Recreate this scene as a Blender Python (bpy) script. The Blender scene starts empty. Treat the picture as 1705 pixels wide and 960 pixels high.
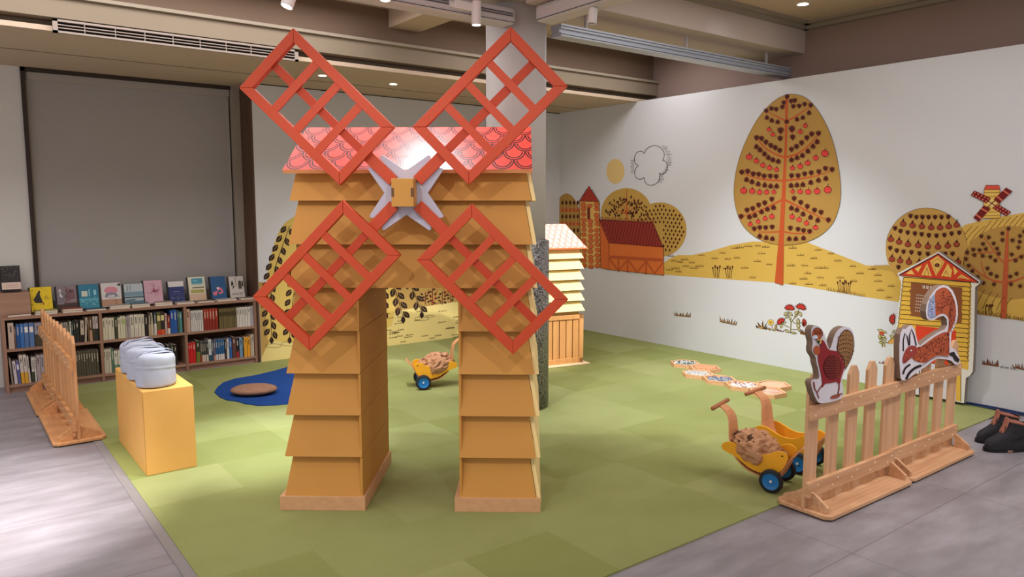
import bpy, bmesh, math, random
from mathutils import Vector, Matrix, noise
from math import sin, cos, pi, radians
random.seed(7)
S = bpy.context.scene
COL = S.collection
# ------------------------------------------------------------------ camera
F, CAMH, CX, CY = 1250.0, 1.6, 852.5, 480.0
PITCH = math.atan(137/F); YAW = radians(37.3)
_cp, _sp, _cy, _sy = cos(PITCH), sin(PITCH), cos(YAW), sin(YAW)
FW = Vector((_sy*_cp, _cy*_cp, -_sp)); RT = Vector((_cy, -_sy, 0)); UP = Vector((_sy*_sp, _cy*_sp, _cp))
cam = bpy.data.cameras.new('camera'); camo = bpy.data.objects.new('camera', cam); COL.objects.link(camo)
cam.sensor_width = 36; cam.lens = F/1705*36; cam.clip_start = .05; cam.clip_end = 60
camo.matrix_world = Matrix((RT, UP, -FW)).transposed().to_4x4(); camo.location = (0, 0, CAMH)
S.camera = camo
# ------------------------------------------------------------------ light and exposure
S.view_settings.view_transform = 'Standard'; S.view_settings.look = 'None'
S.view_settings.gamma = 1; S.view_settings.use_curve_mapping = False
S.view_settings.exposure = 0.85
w = bpy.data.worlds.new('world'); S.world = w; w.use_nodes = True
w.node_tree.nodes['Background'].inputs[0].default_value = (.84, .80, .80, 1); w.node_tree.nodes['Background'].inputs[1].default_value = .6  # ambient fill, added to reach in through the open rear and left sides

def area(name, loc, size, power, color=(1, .975, .99), target=None):
    l = bpy.data.lights.new(name, 'AREA'); l.shape = 'RECTANGLE'; l.size, l.size_y = size; l.energy = power; l.color = color
    o = bpy.data.objects.new(name, l); COL.objects.link(o); o.location = loc
    if target: o.rotation_euler = (Vector(target)-Vector(loc)).to_track_quat('-Z', 'Y').to_euler()
    return o
def spot(name, loc, target, power, angle=40, blend=.5, size=.04, color=(1, .975, .97)):
    l = bpy.data.lights.new(name, 'SPOT'); l.energy = power; l.spot_size = radians(angle); l.spot_blend = blend; l.shadow_soft_size = size; l.color = color
    o = bpy.data.objects.new(name, l); COL.objects.link(o); o.location = loc
    o.rotation_euler = (Vector(target)-Vector(loc)).to_track_quat('-Z', 'Y').to_euler()
    return o
area('fill_light', (1.2, -1.0, 3.3), (3.5, 2.5), 6)  # unseen ceiling areas, added as fill to lift the room's brightness
area('fill_light', (-1.2, 3.2, 3.3), (1.8, 3.5), 36)
area('fill_light', (4.2, 1.0, 3.3), (2.6, 1.6), 38)
area('fill_light', (1.4, 3.2, 3.3), (2.2, 1.6), 7)
area('fill_light', (4.9, 3.2, 3.3), (1.8, 1.4), 7)
area('fill_light', (1.0, 5.6, 3.3), (4.0, .7), 34)
area('fill_light', (5.2, 5.55, 3.3), (2.6, .6), 15)
# track spotlights
spot('spot_light', (-.1, 1.7, 2.95), (2.0, 3.4, 1.0), 36, 52, .7, .02)
spot('spot_light', (1.0, .45, 2.95), (2.0, 3.4, 1.1), 36, 50, .7, .02)
spot('spot_light', (2.42, 4.42, 2.80), (2.7, 4.9, .0), 70, 60, .9, .05, (.87, .95, 1))
spot('spot_light', (2.14, 3.72, 2.9), (2.3, 3.9, .0), 62, 100, .4, .03, (.95, .98, 1))
spot('spot_light', (1.45, 4.2, 2.95), (1.62, 4.9, .0), 330, 38, 1, .05, (.87, .95, 1))
spot('spot_light', (2.7, 4.9, 2.75), (3.4, 6.7, 0), 110, 55, .8)
spot('spot_light', (4.1, 4.2, 2.84), (3.9, 7.6, .5), 120, 46, .8)
spot('spot_light', (5.6, 3.2, 2.95), (4.85, 5.6, .9), 420, 27, .6)
spot('spot_light', (3.95, 3.9, 2.8), (5.1, 3.9, 0), 150, 75, .9, .05, (.9, .97, 1))
spot('spot_light', (-.3, 3.4, 2.95), (.0, 4.6, 0), 700, 40, 1)
spot('spot_light', (4.2, .9, 3.0), (4.8, 1.6, .0), 70, 70, .9)
spot('spot_light', (5.3, 2.6, 3.25), (6.57, 3.0, 2.3), 1.5, 70, 1, .1, (.9, .93, 1))
spot('spot_light', (5.3, 4.1, 3.25), (6.57, 4.5, 2.3), 1.5, 70, 1, .1, (.9, .93, 1))
spot('spot_light', (4.2, 3.6, 3.2), (6.5, 4.3, .2), 190, 60, 1, .1, (.9, .96, 1))
# ------------------------------------------------------------------ geometry helpers
def ray(x, y):
    return FW+RT*((x-CX)/F)+UP*((CY-y)/F)
CAM = Vector((0, 0, CAMH))
def on(x, y, p, n):                         # measured photo point -> point on a real plane
    r = ray(x, y); n = Vector(n); return CAM+r*((Vector(p)-CAM).dot(n)/r.dot(n))
def onx(x, y, X): return on(x, y, (X, 0, 0), (1, 0, 0))
def ony(x, y, Y): return on(x, y, (0, Y, 0), (0, 1, 0))
def onz(x, y, z=0.): return on(x, y, (0, 0, z), (0, 0, 1))
def lin(c):
    return tuple(((v/255)/12.92 if v/255 <= .04045 else ((v/255+.055)/1.055)**2.4) for v in c[:3])+(1,)

_m = {}
def mat(name, c, rough=.7, spec=.3, emit=0, metal=0, noise_amt=0, noise_scale=60, bump=0, bscale=200, coat=0):
    if name in _m: return _m[name]
    m = bpy.data.materials.new(name); m.use_nodes = True; nt = m.node_tree; b = nt.nodes['Principled BSDF']
    b.inputs['Base Color'].default_value = lin(c); b.inputs['Roughness'].default_value = rough
    b.inputs['Specular IOR Level'].default_value = spec; b.inputs['Metallic'].default_value = metal
    if coat: b.inputs['Coat Weight'].default_value = coat; b.inputs['Coat Roughness'].default_value = .25
    if emit: b.inputs['Emission Color'].default_value = lin(c); b.inputs['Emission Strength'].default_value = emit
    if noise_amt or bump:
        g = nt.nodes.new('ShaderNodeNewGeometry')
        n = nt.nodes.new('ShaderNodeTexNoise'); n.inputs['Scale'].default_value = noise_scale; n.inputs['Detail'].default_value = 4
        nt.links.new(g.outputs['Position'], n.inputs['Vector'])
        if noise_amt:
            r = nt.nodes.new('ShaderNodeMapRange'); r.inputs[1].default_value = .25; r.inputs[2].default_value = .75
            r.inputs[3].default_value = 1-noise_amt; r.inputs[4].default_value = 1+noise_amt
            nt.links.new(n.outputs['Fac'], r.inputs[0])
            x = nt.nodes.new('ShaderNodeVectorMath'); x.operation = 'SCALE'; x.inputs[0].default_value = lin(c)[:3]
            nt.links.new(r.outputs[0], x.inputs['Scale']); nt.links.new(x.outputs[0], b.inputs['Base Color'])
        if bump:
            n2 = nt.nodes.new('ShaderNodeTexNoise'); n2.inputs['Scale'].default_value = bscale
            nt.links.new(g.outputs['Position'], n2.inputs['Vector'])
            bp = nt.nodes.new('ShaderNodeBump'); bp.inputs['Strength'].default_value = bump; bp.inputs['Distance'].default_value = .004
            nt.links.new(n2.outputs['Fac'], bp.inputs['Height']); nt.links.new(bp.outputs[0], b.inputs['Normal'])
    _m[name] = m; return m

class E:                                    # tiny expression builder over shader math nodes
    def __init__(s, nt, o): s.nt, s.o = nt, o
    def op(s, k, *a):
        n = s.nt.nodes.new('ShaderNodeMath'); n.operation = k
        for i, v in enumerate((s,)+a):
            if isinstance(v, E): s.nt.links.new(v.o, n.inputs[i])
            else: n.inputs[i].default_value = v
        return E(s.nt, n.outputs[0])
    def __add__(s, b): return s.op('ADD', b)
    def __sub__(s, b): return s.op('SUBTRACT', b)
    def __mul__(s, b): return s.op('MULTIPLY', b)
    def __truediv__(s, b): return s.op('DIVIDE', b)
    def floor(s): return s.op('FLOOR')
    def fract(s): return s.op('FRACT')
    def abs(s): return s.op('ABSOLUTE')
    def lt(s, b): return s.op('LESS_THAN', b)
    def gt(s, b): return s.op('GREATER_THAN', b)
    def sqrt(s): return s.op('SQRT')
    def mod(s, b): return s.op('FLOORED_MODULO', b)
    def mx(s, b): return s.op('MAXIMUM', b)
def base(name, rough=.7, spec=.3):
    m = bpy.data.materials.new(name); m.use_nodes = True; nt = m.node_tree; b = nt.nodes['Principled BSDF']
    b.inputs['Roughness'].default_value = rough; b.inputs['Specular IOR Level'].default_value = spec
    return m, nt, b
def pos(nt, uv=False):
    if uv: g = nt.nodes.new('ShaderNodeTexCoord'); o = g.outputs['UV']
    else: g = nt.nodes.new('ShaderNodeNewGeometry'); o = g.outputs['Position']
    s = nt.nodes.new('ShaderNodeSeparateXYZ'); nt.links.new(o, s.inputs[0])
    return o, E(nt, s.outputs[0]), E(nt, s.outputs[1]), E(nt, s.outputs[2])
def mixc(nt, fac, a, b):
    n = nt.nodes.new('ShaderNodeMix'); n.data_type = 'RGBA'
    if isinstance(fac, E): nt.links.new(fac.o, n.inputs[0])
    else: n.inputs[0].default_value = fac
    for i, v in ((6, a), (7, b)):
        if isinstance(v, (tuple, list)): n.inputs[i].default_value = lin(v)
        else: nt.links.new(v, n.inputs[i])
    return n.outputs[2]
def tex_noise(nt, vec, scale, detail=3, sc=None):
    if sc:
        mp = nt.nodes.new('ShaderNodeMapping'); mp.inputs['Scale'].default_value = sc
        nt.links.new(vec, mp.inputs[0]); vec = mp.outputs[0]
    n = nt.nodes.new('ShaderNodeTexNoise'); n.inputs['Scale'].default_value = scale; n.inputs['Detail'].default_value = detail
    nt.links.new(vec, n.inputs['Vector']); return E(nt, n.outputs['Fac'])

def wood(name, a, b, axis=2, scale=9, rough=.55):
    if name in _m: return _m[name]
    m, nt, bs = base(name, rough, .3); v, x, y, z = pos(nt)
    sc = [14, 14, 14]; sc[axis] = .8
    n = tex_noise(nt, v, scale*.35, 4, sc); n2 = tex_noise(nt, v, 3, 2)
    f = ((n-.35)*2.2)
    c = mixc(nt, f, a, b); nt.links.new(c, bs.inputs['Base Color'])
    _m[name] = m; return m

def scales(name, fill, line, W=.115, H=.1, lw=.0035, uv=True, rough=.35):
    m, nt, bs = base(name, rough, .5); v, x, y, z = pos(nt, uv)
    row = (y/H).floor(); yl = (y/H).fract()            # 0 bottom .. 1 top of the row
    xl = ((x/W)+(row.mod(2)*.5)).fract()-.5
    def ring(dx, dy, r): return (((dx*dx)+(dy*dy)).sqrt()-r).abs().lt(lw/W)
    dy = (yl*-1.0+1)*.52
    l = ring(xl, dy, .48).mx(ring(xl, dy, .37))
    c = mixc(nt, l, fill, line); nt.links.new(c, bs.inputs['Base Color'])
    _m[name] = m; return m

class MB:
    def __init__(s, frame=None): s.v = []; s.f = []; s.mi = []; s.fr = frame; s.uv = []
    def P(s, p):
        if s.fr is None: return Vector(p)
        o, u, v = s.fr[:3]; return Vector(o)+Vector(u)*p[0]+Vector(v)*p[1]+(Vector(s.fr[3]) if len(s.fr) > 3 else Vector((0, 0, 1)))*p[2]
    def add(s, pts, faces, m=0, uv=None):
        b = len(s.v); s.v += [s.P(p) for p in pts]
        for i, f in enumerate(faces): s.f.append([b+k for k in f]); s.mi.append(m); s.uv.append(uv[i] if uv else None)
        return s
    def hexa(s, p, m=0): return s.add(p, [(0, 3, 2, 1), (4, 5, 6, 7), (0, 1, 5, 4), (1, 2, 6, 5), (2, 3, 7, 6), (3, 0, 4, 7)], m)
    def box(s, x0, x1, y0, y1, z0, z1, m=0):
        return s.hexa([(x0, y0, z0), (x1, y0, z0), (x1, y1, z0), (x0, y1, z0), (x0, y0, z1), (x1, y0, z1), (x1, y1, z1), (x0, y1, z1)], m)
    def prism(s, poly, off, m=0, ms=None):     # poly: local 3-D points, off: extrusion vector
        n = len(poly); a = [Vector(p) for p in poly]; o = Vector(off)
        s.add(a+[p+o for p in a], [tuple(range(n))[::-1], tuple(range(n, 2*n))], m)
        b = len(s.v)-2*n
        for i in range(n): s.f.append([b+i, b+(i+1) % n, b+n+(i+1) % n, b+n+i]); s.mi.append(m if ms is None else ms); s.uv.append(None)
        return s
    def face(s, pts, m=0, uv=None): return s.add(pts, [tuple(range(len(pts)))], m, [uv] if uv else None)
    def lathe(s, prof, c=(0, 0, 0), n=24, m=0, axis='z', cap=True):
        c = Vector(c); pts = []
        for r, h in prof:
            for k in range(n):
                a = 2*pi*k/n
                d = (r*cos(a), r*sin(a), h) if axis == 'z' else ((h, r*cos(a), r*sin(a)) if axis == 'x' else (r*cos(a), h, r*sin(a)))
                pts.append(c+Vector(d))
        fs = []
        for j in range(len(prof)-1):
            for k in range(n): fs.append((j*n+k, j*n+(k+1) % n, (j+1)*n+(k+1) % n, (j+1)*n+k))
        if cap: fs += [tuple(range(n))[::-1], tuple((len(prof)-1)*n+k for k in range(n))]
        return s.add(pts, fs, m)
    def tube(s, path, r, n=8, m=0, flat=None, upv=(0, 0, 1)):
        path = [Vector(p) for p in path]; pts = []; N = len(path)
        rs = r if isinstance(r, (list, tuple)) else [r]*N
        for i, p in enumerate(path):
            t = (path[min(i+1, N-1)]-path[max(i-1, 0)]).normalized(); u = Vector(upv)
            a = t.cross(u)
            if a.length < 1e-3: a = t.cross(Vector((1, 0, 0)))
            a.normalize(); b = a.cross(t).normalized()
            for k in range(n):
                an = 2*pi*k/n; pts.append(p+a*cos(an)*rs[i]+b*sin(an)*rs[i]*(flat or 1))
        fs = [(j*n+k, j*n+(k+1) % n, (j+1)*n+(k+1) % n, (j+1)*n+k) for j in range(N-1) for k in range(n)]
        fs += [tuple(range(n))[::-1], tuple((N-1)*n+k for k in range(n))]
        return s.add(pts, fs, m)
    def ribbon(s, path, widths, side, th, m=0):   # flat band: path points, widths across "side" vector, thickness th along local normal
        path = [Vector(p) for p in path]; sd = Vector(side).normalized(); N = len(path); pts = []
        for i, p in enumerate(path):
            t = (path[min(i+1, N-1)]-path[max(i-1, 0)]).normalized(); nn = t.cross(sd).normalized()
            w_ = widths[i] if isinstance(widths, (list, tuple)) else widths
            for a, b in ((-1, -1), (1, -1), (1, 1), (-1, 1)): pts.append(p+sd*(a*w_/2)+nn*(b*th/2))
        fs = [(j*4+k, j*4+(k+1) % 4, (j+1)*4+(k+1) % 4, (j+1)*4+k) for j in range(N-1) for k in range(4)]
        fs += [(3, 2, 1, 0), tuple((N-1)*4+k for k in range(4))]
        return s.add(pts, fs, m)
    def build(s, name, mats, parent=None, origin=None, smooth=False, bevel=0, sub=0, recalc=True):
        if not isinstance(mats, (list, tuple)): mats = [mats]
        o0 = Vector(origin) if origin is not None else None
        if o0 is None:
            if parent is not None: o0 = WORLD[parent.name]
            else:
                xs = [p.x for p in s.v]; ys = [p.y for p in s.v]; zs = [p.z for p in s.v]
                o0 = Vector(((min(xs)+max(xs))/2, (min(ys)+max(ys))/2, min(zs)))
        me = bpy.data.meshes.new(name); me.from_pydata([p-o0 for p in s.v], [], s.f)
        for q in mats: me.materials.append(q)
        for i, p in enumerate(me.polygons): p.material_index = s.mi[i]; p.use_smooth = smooth
        if any(s.uv):
            ul = me.uv_layers.new(name='UVMap')
            for i, p in enumerate(me.polygons):
                if s.uv[i]:
                    for j, li in enumerate(p.loop_indices): ul.data[li].uv = s.uv[i][j]
        if recalc:
            bm = bmesh.new(); bm.from_mesh(me); bmesh.ops.recalc_face_normals(bm, faces=bm.faces); bm.to_mesh(me); bm.free()
        o = bpy.data.objects.new(name, me); COL.objects.link(o)
        WORLD[o.name] = o0.copy()
        if parent is not None: o.parent = parent; o.location = o0-WORLD[parent.name]
        else: o.location = o0
        if bevel:
            b = o.modifiers.new('bevel', 'BEVEL'); b.width = bevel; b.segments = 2; b.limit_method = 'ANGLE'
        if sub:
            b = o.modifiers.new('sub', 'SUBSURF'); b.levels = sub; b.render_levels = sub
        return o
WORLD = {}
def tag(o, label=None, cat=None, group=None, kind=None):
    if label: o['label'] = label
    if cat: o['category'] = cat
    if group: o['group'] = group
    if kind: o['kind'] = kind
    return o
def thing(name, label, cat, loc, group=None):
    o = bpy.data.objects.new(name, None); COL.objects.link(o); o.location = loc; WORLD[o.name] = Vector(loc); o.empty_display_size = .1
    return tag(o, label, cat, group)
def struct(name, mb, m, **k):
    return tag(mb.build(name, m, **k), kind='structure')
def box(*a, m=0): return MB().box(*a, m=m)
# ------------------------------------------------------------------ materials of the setting
M_wall = mat('wall_white', (206, 203, 199), .85, .2, noise_amt=.015, noise_scale=3)
M_mural = mat('mural_wall_white', (206, 205, 208), .6, .3, noise_amt=.01, noise_scale=2)
M_ceil = mat('ceiling_paint', (196, 174, 152), .9, .2, noise_amt=.03, noise_scale=2)
M_ceil_dark = mat('ceiling_paint_brown', (122, 102, 86), .9, .2, noise_amt=.03, noise_scale=2)
M_taupe = mat('upper_wall_taupe', (150, 128, 118), .9, .2, noise_amt=.03, noise_scale=2)
M_beam = mat('beam_paint', (190, 174, 164), .85, .2, noise_amt=.02, noise_scale=2)
M_trim = mat('crown_trim', (150, 138, 122), .8, .2)
M_rail = mat('rail_white', (196, 190, 188), .5, .4)
M_black = mat('black_gap', (22, 20, 19), .8, .2)
M_steel = mat('brushed_rail', (190, 196, 206), .4, .5, metal=.3)
# carpet
def carpet_mat():
    m, nt, b = base('carpet_green', 1.0, .05); v, x, y, z = pos(nt)
    a = .5
    wn = nt.nodes.new('ShaderNodeTexWhiteNoise'); wn.noise_dimensions = '2D'
    cb = nt.nodes.new('ShaderNodeCombineXYZ')
    nt.links.new(((x-.79)/a).floor().o, cb.inputs[0]); nt.links.new(((y-2.22)/a).floor().o, cb.inputs[1]); nt.links.new(cb.outputs[0], wn.inputs['Vector'])
    t = E(nt, wn.outputs['Value'])
    n1 = tex_noise(nt, v, 130, 3); n2 = tex_noise(nt, v, 3, 3)
    c = mixc(nt, t, (128, 134, 76), (150, 154, 102))
    c = mixc(nt, (n1-.3)*1.1, c, (156, 158, 102)); c = mixc(nt, (n2-.45)*.8, c, (120, 124, 64))
    nt.links.new(c, b.inputs['Base Color'])
    bp = nt.nodes.new('ShaderNodeBump'); bp.inputs['Strength'].default_value = .5; bp.inputs['Distance'].default_value = .004
    n3 = tex_noise(nt, v, 300, 2); nt.links.new(n3.o, bp.inputs['Height']); nt.links.new(bp.outputs[0], b.inputs['Normal'])
    return m
def floor_mat():
    m, nt, b = base('floor_vinyl', .38, .4); v, x, y, z = pos(nt)
    n1 = tex_noise(nt, v, 2.4, 6, (1, 3.2, 1)); n2 = tex_noise(nt, v, 9, 5, (1, 2.4, 1))
    c = mixc(nt, (n1-.3)*1.8, (122, 116, 120), (160, 154, 160)); c = mixc(nt, (n2-.4)*.8, c, (126, 118, 116))
    fx = ((x-.87)/1.2).fract(); fy = ((y-1.69)/.9).fract()
    g = fx.lt(.0028).mx(fy.lt(.0038))
    c = mixc(nt, g*.75, c, (62, 58, 58)); nt.links.new(c, b.inputs['Base Color'])
    nt.links.new(((n2*.25)+.3).o, b.inputs['Roughness'])
    return m
M_carpet, M_floor = carpet_mat(), floor_mat()
YB, XM = 7.60, 6.58
struct('floor', box(-3, 6.9, -3, 8.2, -.1, 0), M_floor)
o = box(.795, XM, 2.22, YB, .0, .008).build('carpet', M_carpet); tag(o, 'green carpet tiles laid over the grey floor around the play windmill', 'carpet')
struct('trim_1', MB().box(.745, .795, -3, 7.6, 0, .004).box(.7452, .749, -3, 7.6, .004, .006), mat('edge_strip', (134, 128, 128), .45, .4))
# ceiling, beams
struct('ceiling', box(-3, 6.9, -3, 8.2, 3.37, 3.5), M_ceil)
struct('wall_right', box(6.9, 7.05, -3, 8.2, 0, 3.4), M_taupe)
struct('trim_2', MB().box(-3, 6.9, 6.22, 8.1, 2.81, 2.845), M_ceil)          # low soffit
struct('trim_3', MB().box(-3, 6.9, 7.095, 7.105, 2.8085, 2.81), M_black)      # seam in the soffit
struct('ceiling_beam', MB().box(-3, 6.9, 6.36, 8.0, 2.845, 2.90).box(-3, 6.9, 6.2, 8.0, 2.90, 3.05), mat('beam_beige', (138, 124, 106), .9, .2, noise_amt=.03, noise_scale=2))
struct('ceiling_beam', MB().box(-3, 6.9, 6.28, 8.0, 3.065, 3.37), M_ceil_dark)
struct('trim_4', MB().box(-3, 6.9, 6.17, 6.3, 3.04, 3.065), M_trim)
struct('ceiling_beam', MB().box(3.376, 3.69, 4.9, 6.28, 3.212, 3.37), M_ceil)
struct('ceiling_beam', MB().box(-3, 6.9, 4.3, 4.9, 3.09, 3.37), M_beam)
struct('ceiling_beam', MB().box(3.4, 3.95, -3, 4.3, 3.02, 3.37), M_beam)
struct('trim_5', MB().box(3.95, 6.9, 4.26, 4.3, 3.31, 3.37).box(3.95, 6.9, 4.2, 4.3, 3.345, 3.37).box(6.84, 6.9, -3, 4.3, 3.31, 3.37).box(6.78, 6.9, -3, 4.26, 3.345, 3.37), M_trim)
# walls
struct('wall_back', MB().box(2.55, 6.9, YB, YB+.35, 0, 2.80), M_mural)
struct('trim_6', MB().box(2.55, 6.58, YB+.02, YB+.3, 2.80, 2.81).box(XM+.01, XM+.09, -1, YB, 2.812, 2.815), M_black)
struct('wall_mural', MB().box(XM, XM+.1, -1, YB, 0, 2.812), M_mural)
# window wall
struct('wall_window', MB().box(-3, .655, 7.95, 8.15, 0, 2.81).box(.655, 2.55, 7.95, 8.15, 0, .6).box(2.534, 2.55, 7.952, 8.15, 0, 2.81), M_wall)
wn = tag(MB().box(.655, .69, 7.93, 8.1, .6, 2.81).box(.655, 2.45, 7.93, 8.1, 2.775, 2.81).build('window_1', mat('window_frame_dark', (52, 40, 33), .5, .3)), kind='structure')
MB().box(.69, 2.45, 8.06, 8.08, .6, 2.775).build('window_pane', mat('night_glass', (40, 42, 46), .1, .6), wn)
MB().box(2.452, 2.533, 7.92, 8.1, .6, 2.81).box(.69, .705, 7.97, 8.05, .6, 2.77).build('window_frame', mat('window_frame_beige', (150, 138, 126), .6, .3), wn)
M_blind = mat('blind_grey', (158, 152, 150), .75, .25, noise_amt=.02, noise_scale=4)
bl = thing('roller_blind', 'large grey roller blind pulled down over the window behind the bookshelf', 'blind', (1.57, 7.97, .66))
MB().box(.705, 2.437, 7.975, 7.979, .66, 2.76).build('blind_fabric', M_blind, bl)
MB().box(.7, 2.445, 7.955, 8.02, 2.705, 2.775).build('headbox', mat('blind_box', (160, 152, 146), .6, .3), bl, bevel=.004)
MB().box(.71, 2.437, 7.965, 7.985, .645, .665).build('bottom_bar', mat('blind_bar', (120, 115, 112), .5, .4), bl)
M_pil = wood('pilaster_wood', (92, 68, 52), (74, 53, 40), 2, 5)
struct('trim_7', MB().box(2.534, 2.5495, 7.6, 7.95, 0, 2.8), M_pil)
# column
cc = (3.62, 4.70)
cl = thing('round_column', 'round white column with a speckled granite cladding at its foot, behind the windmill', 'column', (cc[0], cc[1], 0))
cl['kind'] = 'structure'
def granite():
    m, nt, b = base('granite', .35, .5); v, x, y, z = pos(nt)
    n = tex_noise(nt, v, 90, 2); n2 = tex_noise(nt, v, 45, 2)
    c = mixc(nt, (n-.5)*9+.5, (62, 58, 56), (152, 148, 146)); c = mixc(nt, (n2-.56)*9, c, (42, 40, 40))
    nt.links.new(c, b.inputs['Base Color']); return m
MB().lathe([(.232, 1.34), (.232, 3.37)], (cc[0], cc[1], 0), 48).build('column_shaft', mat('column_white', (196, 190, 188), .6, .3), cl, smooth=True)
MB().lathe([(.262, 0), (.262, 1.33), (.24, 1.34)], (cc[0], cc[1], 0), 48).build('column_cladding', granite(), cl, smooth=True)
# ------------------------------------------------------------------ ceiling fittings
ac = thing('air_grille', 'long white slotted air grille in the ceiling beam above the window', 'vent', (1.65, 6.19, 2.8))
gx0, gx1 = ony(88, 45, 6.17).x, ony(497, 95, 6.17).x
gz0, gz1 = 2.795, 2.885
M_gr = mat('grille_paint', (152, 138, 128), .6, .3)
MB().box(gx0, gx1, 6.17, 6.2, gz0, gz0+.014).box(gx0, gx1, 6.17, 6.2, gz1-.014, gz1).box(gx0, gx0+.03, 6.17, 6.2, gz0, gz1).box(gx1-.03, gx1, 6.17, 6.2, gz0, gz1).build('grille_frame', M_gr, ac)
g = MB()
for k in range(2): zz = gz0+.014+(k+1)*.0205; g.box(gx0+.03, gx1-.03, 6.172, 6.195, zz-.003, zz+.003)
for k in range(1, 9): xx = gx0+(gx1-gx0)*k/9; g.box(xx-.002, xx+.002, 6.171, 6.196, gz0+.01, gz1-.01)
g.build('grille_blades', M_gr, ac)
MB().box(gx0+.02, gx1-.02, 6.2, 6.215, gz0+.01, gz1-.01).build('grille_back', M_black, ac)
# track housings
def housing(name, label, fr, L, h=.12, wd=.17):
    t = thing(name, label, 'track rail', fr[0])
    pr = []
    for k in range(9):
        a = -pi/2+pi*k/8; pr.append((wd/2+.0*cos(a), 0, 0))
    MB(fr).box(-L, 0, -wd/2, wd/2, 0, h).build('housing', M_rail, t, bevel=.03)
    MB(fr).box(-L, -.03, -wd/2-.004, -wd/2+.004, h*.42, h*.66).build('track_slot', mat('slot_grey', (150, 145, 145), .5, .4), t)
    MB(fr).box(-L, -.04, -wd/2-.006, -wd/2+.001, h*.45, h*.49).box(-L, -.04, -wd/2-.006, -wd/2+.001, h*.59, h*.63).build('track_conductor', mat('slot_dark', (50, 46, 46), .5, .4), t)
    MB(fr).box(-L, -.02, -wd/2-.001, wd/2+.001, h*.12, h*.135).build('seam', M_black, t)
    return t
zl = 2.9
housing('track_rail', 'pale track lighting rail running left from the column near the ceiling', ((3.42, 4.52, zl), (1, 0, 0), (0, 1, 0)), 6.2)
housing('track_rail', 'pale track lighting rail running from the column towards the upper edge of the room', ((3.56, 4.30, zl), (0, 1, 0), (-1, 0, 0)), 5.4)
# hanging rods of the rails
tag(MB().lathe([(.012, 3.0), (.012, 3.1)], (2.9, 4.52, 0), 10).build('hanger_rod', mat('rod_grey', (95, 92, 92), .4, .4)), 'thin grey hanger rod holding the left track rail below the beam', 'rod')
# silver curtain-wall rail
rl = thing('partition_rail', 'long silver sliding partition rail under the beam right of the column', 'rail', (5.3, 4.5, 2.88))
MB().box(3.85, 6.9, 4.44, 4.56, 2.885, 2.91).box(3.85, 6.9, 4.46, 4.54, 2.91, 2.94).box(3.85, 6.9, 4.44, 4.56, 2.94, 2.975).build('rail_profile', M_steel, rl)
MB().box(3.85, 6.9, 4.436, 4.445, 2.897, 2.901).box(3.85, 6.9, 4.436, 4.445, 2.955, 2.959).build('rail_groove', mat('groove', (70, 72, 78), .4, .4), rl)
for k in range(3): MB().box(4.15+k*1.2, 4.17+k*1.2, 4.49, 4.51, 2.97, 3.09).build('bracket', M_rail, rl)
# track spotlights seen below the ceiling
M_spot = mat('spot_white', (225, 220, 216), .4, .4); M_off = mat('lens_off', (150, 148, 146), .3, .4); M_lens = mat('lamp_lens', (255, 250, 240), .3, .3, emit=9)
def pend(label, top, tilt, L=.15, r=.032, on_=True):
    t = thing('track_spotlight', label, 'lamp', top, None)
    d = Vector(tilt).normalized(); a = d.orthogonal().normalized(); b = d.cross(a)
    MB((top, a, b, d)).lathe([(r*.9, 0), (r, .006), (r, L), (r*.86, L), (r*.8, L-.012)], (0, 0, 0), 20).build('spot_body', M_spot, t, smooth=False)
    MB((top, a, b, d)).lathe([(r*.78, L-.008), (r*.78, L-.004)], (0, 0, 0), 20).build('lens', M_lens if on_ else M_off, t)
    return t
p = on(793, 2, (0, 4.4, 0), (0, 1, 0)); q = on(793, 42, (0, 4.4, 0), (0, 1, 0))
pend('white cylinder spotlight hanging lit in front of the column', p, (0, 0, -1), (p-q).length, .034)
a = thing('track_adapter', 'white track adapter clipped to the left rail beside the lit spotlight', 'adapter', (2.95, 4.4, 2.93))
MB().box(2.87, 3.05, 4.395, 4.44, 2.93, 2.985).build('adapter_body', M_spot, a, bevel=.005)
MB().lathe([(.02, 0), (.02, .03)], (2.84, 4.42, 2.955), 14, axis='x').build('adapter_knob', M_spot, a)
p = on(486, -14, (0, 4.1, 0), (0, 1, 0)); q = on(478, 9, (0, 4.1, 0), (0, 1, 0))
pend('white tilted spotlight cut by the top of the picture, above the upper left sail', p, q-p, .09, .034)
p = on(641, -30, (0, 4.38, 0), (0, 1, 0)); q = on(641, 1, (0, 4.38, 0), (0, 1, 0))
pend('lit white spotlight at the top edge of the picture, left of the lit cylinder one', p, (0, 0, -1), (p-q).length, .034)
p = on(988, 14, (0, 3.75, 0), (0, 1, 0)); q = on(985, 46, (0, 3.75, 0), (0, 1, 0))
pend('unlit white cylinder spotlight on the rail right of the column', p, (q-p), .1, .03, False)
def downlight(label, c, r=.035):
    t = thing('downlight', label, 'lamp', c)
    MB().lathe([(r, 0), (r*1.25, 0), (r*1.25, -.004), (r, -.002)], c, 20, cap=False).build('rim', M_spot, t)
    MB().lathe([(r, -.001), (r, .001)], c, 20).build('lens', M_lens, t)
downlight('small round downlight in the soffit seen through the upper left sail', onz(537, 126, 2.808))
downlight('small round downlight in the soffit between the two upper sails', onz(655, 140, 2.808))
downlight('round downlight glowing in the upper ceiling at the right', onz(1337, 7, 3.368), .045)
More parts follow.
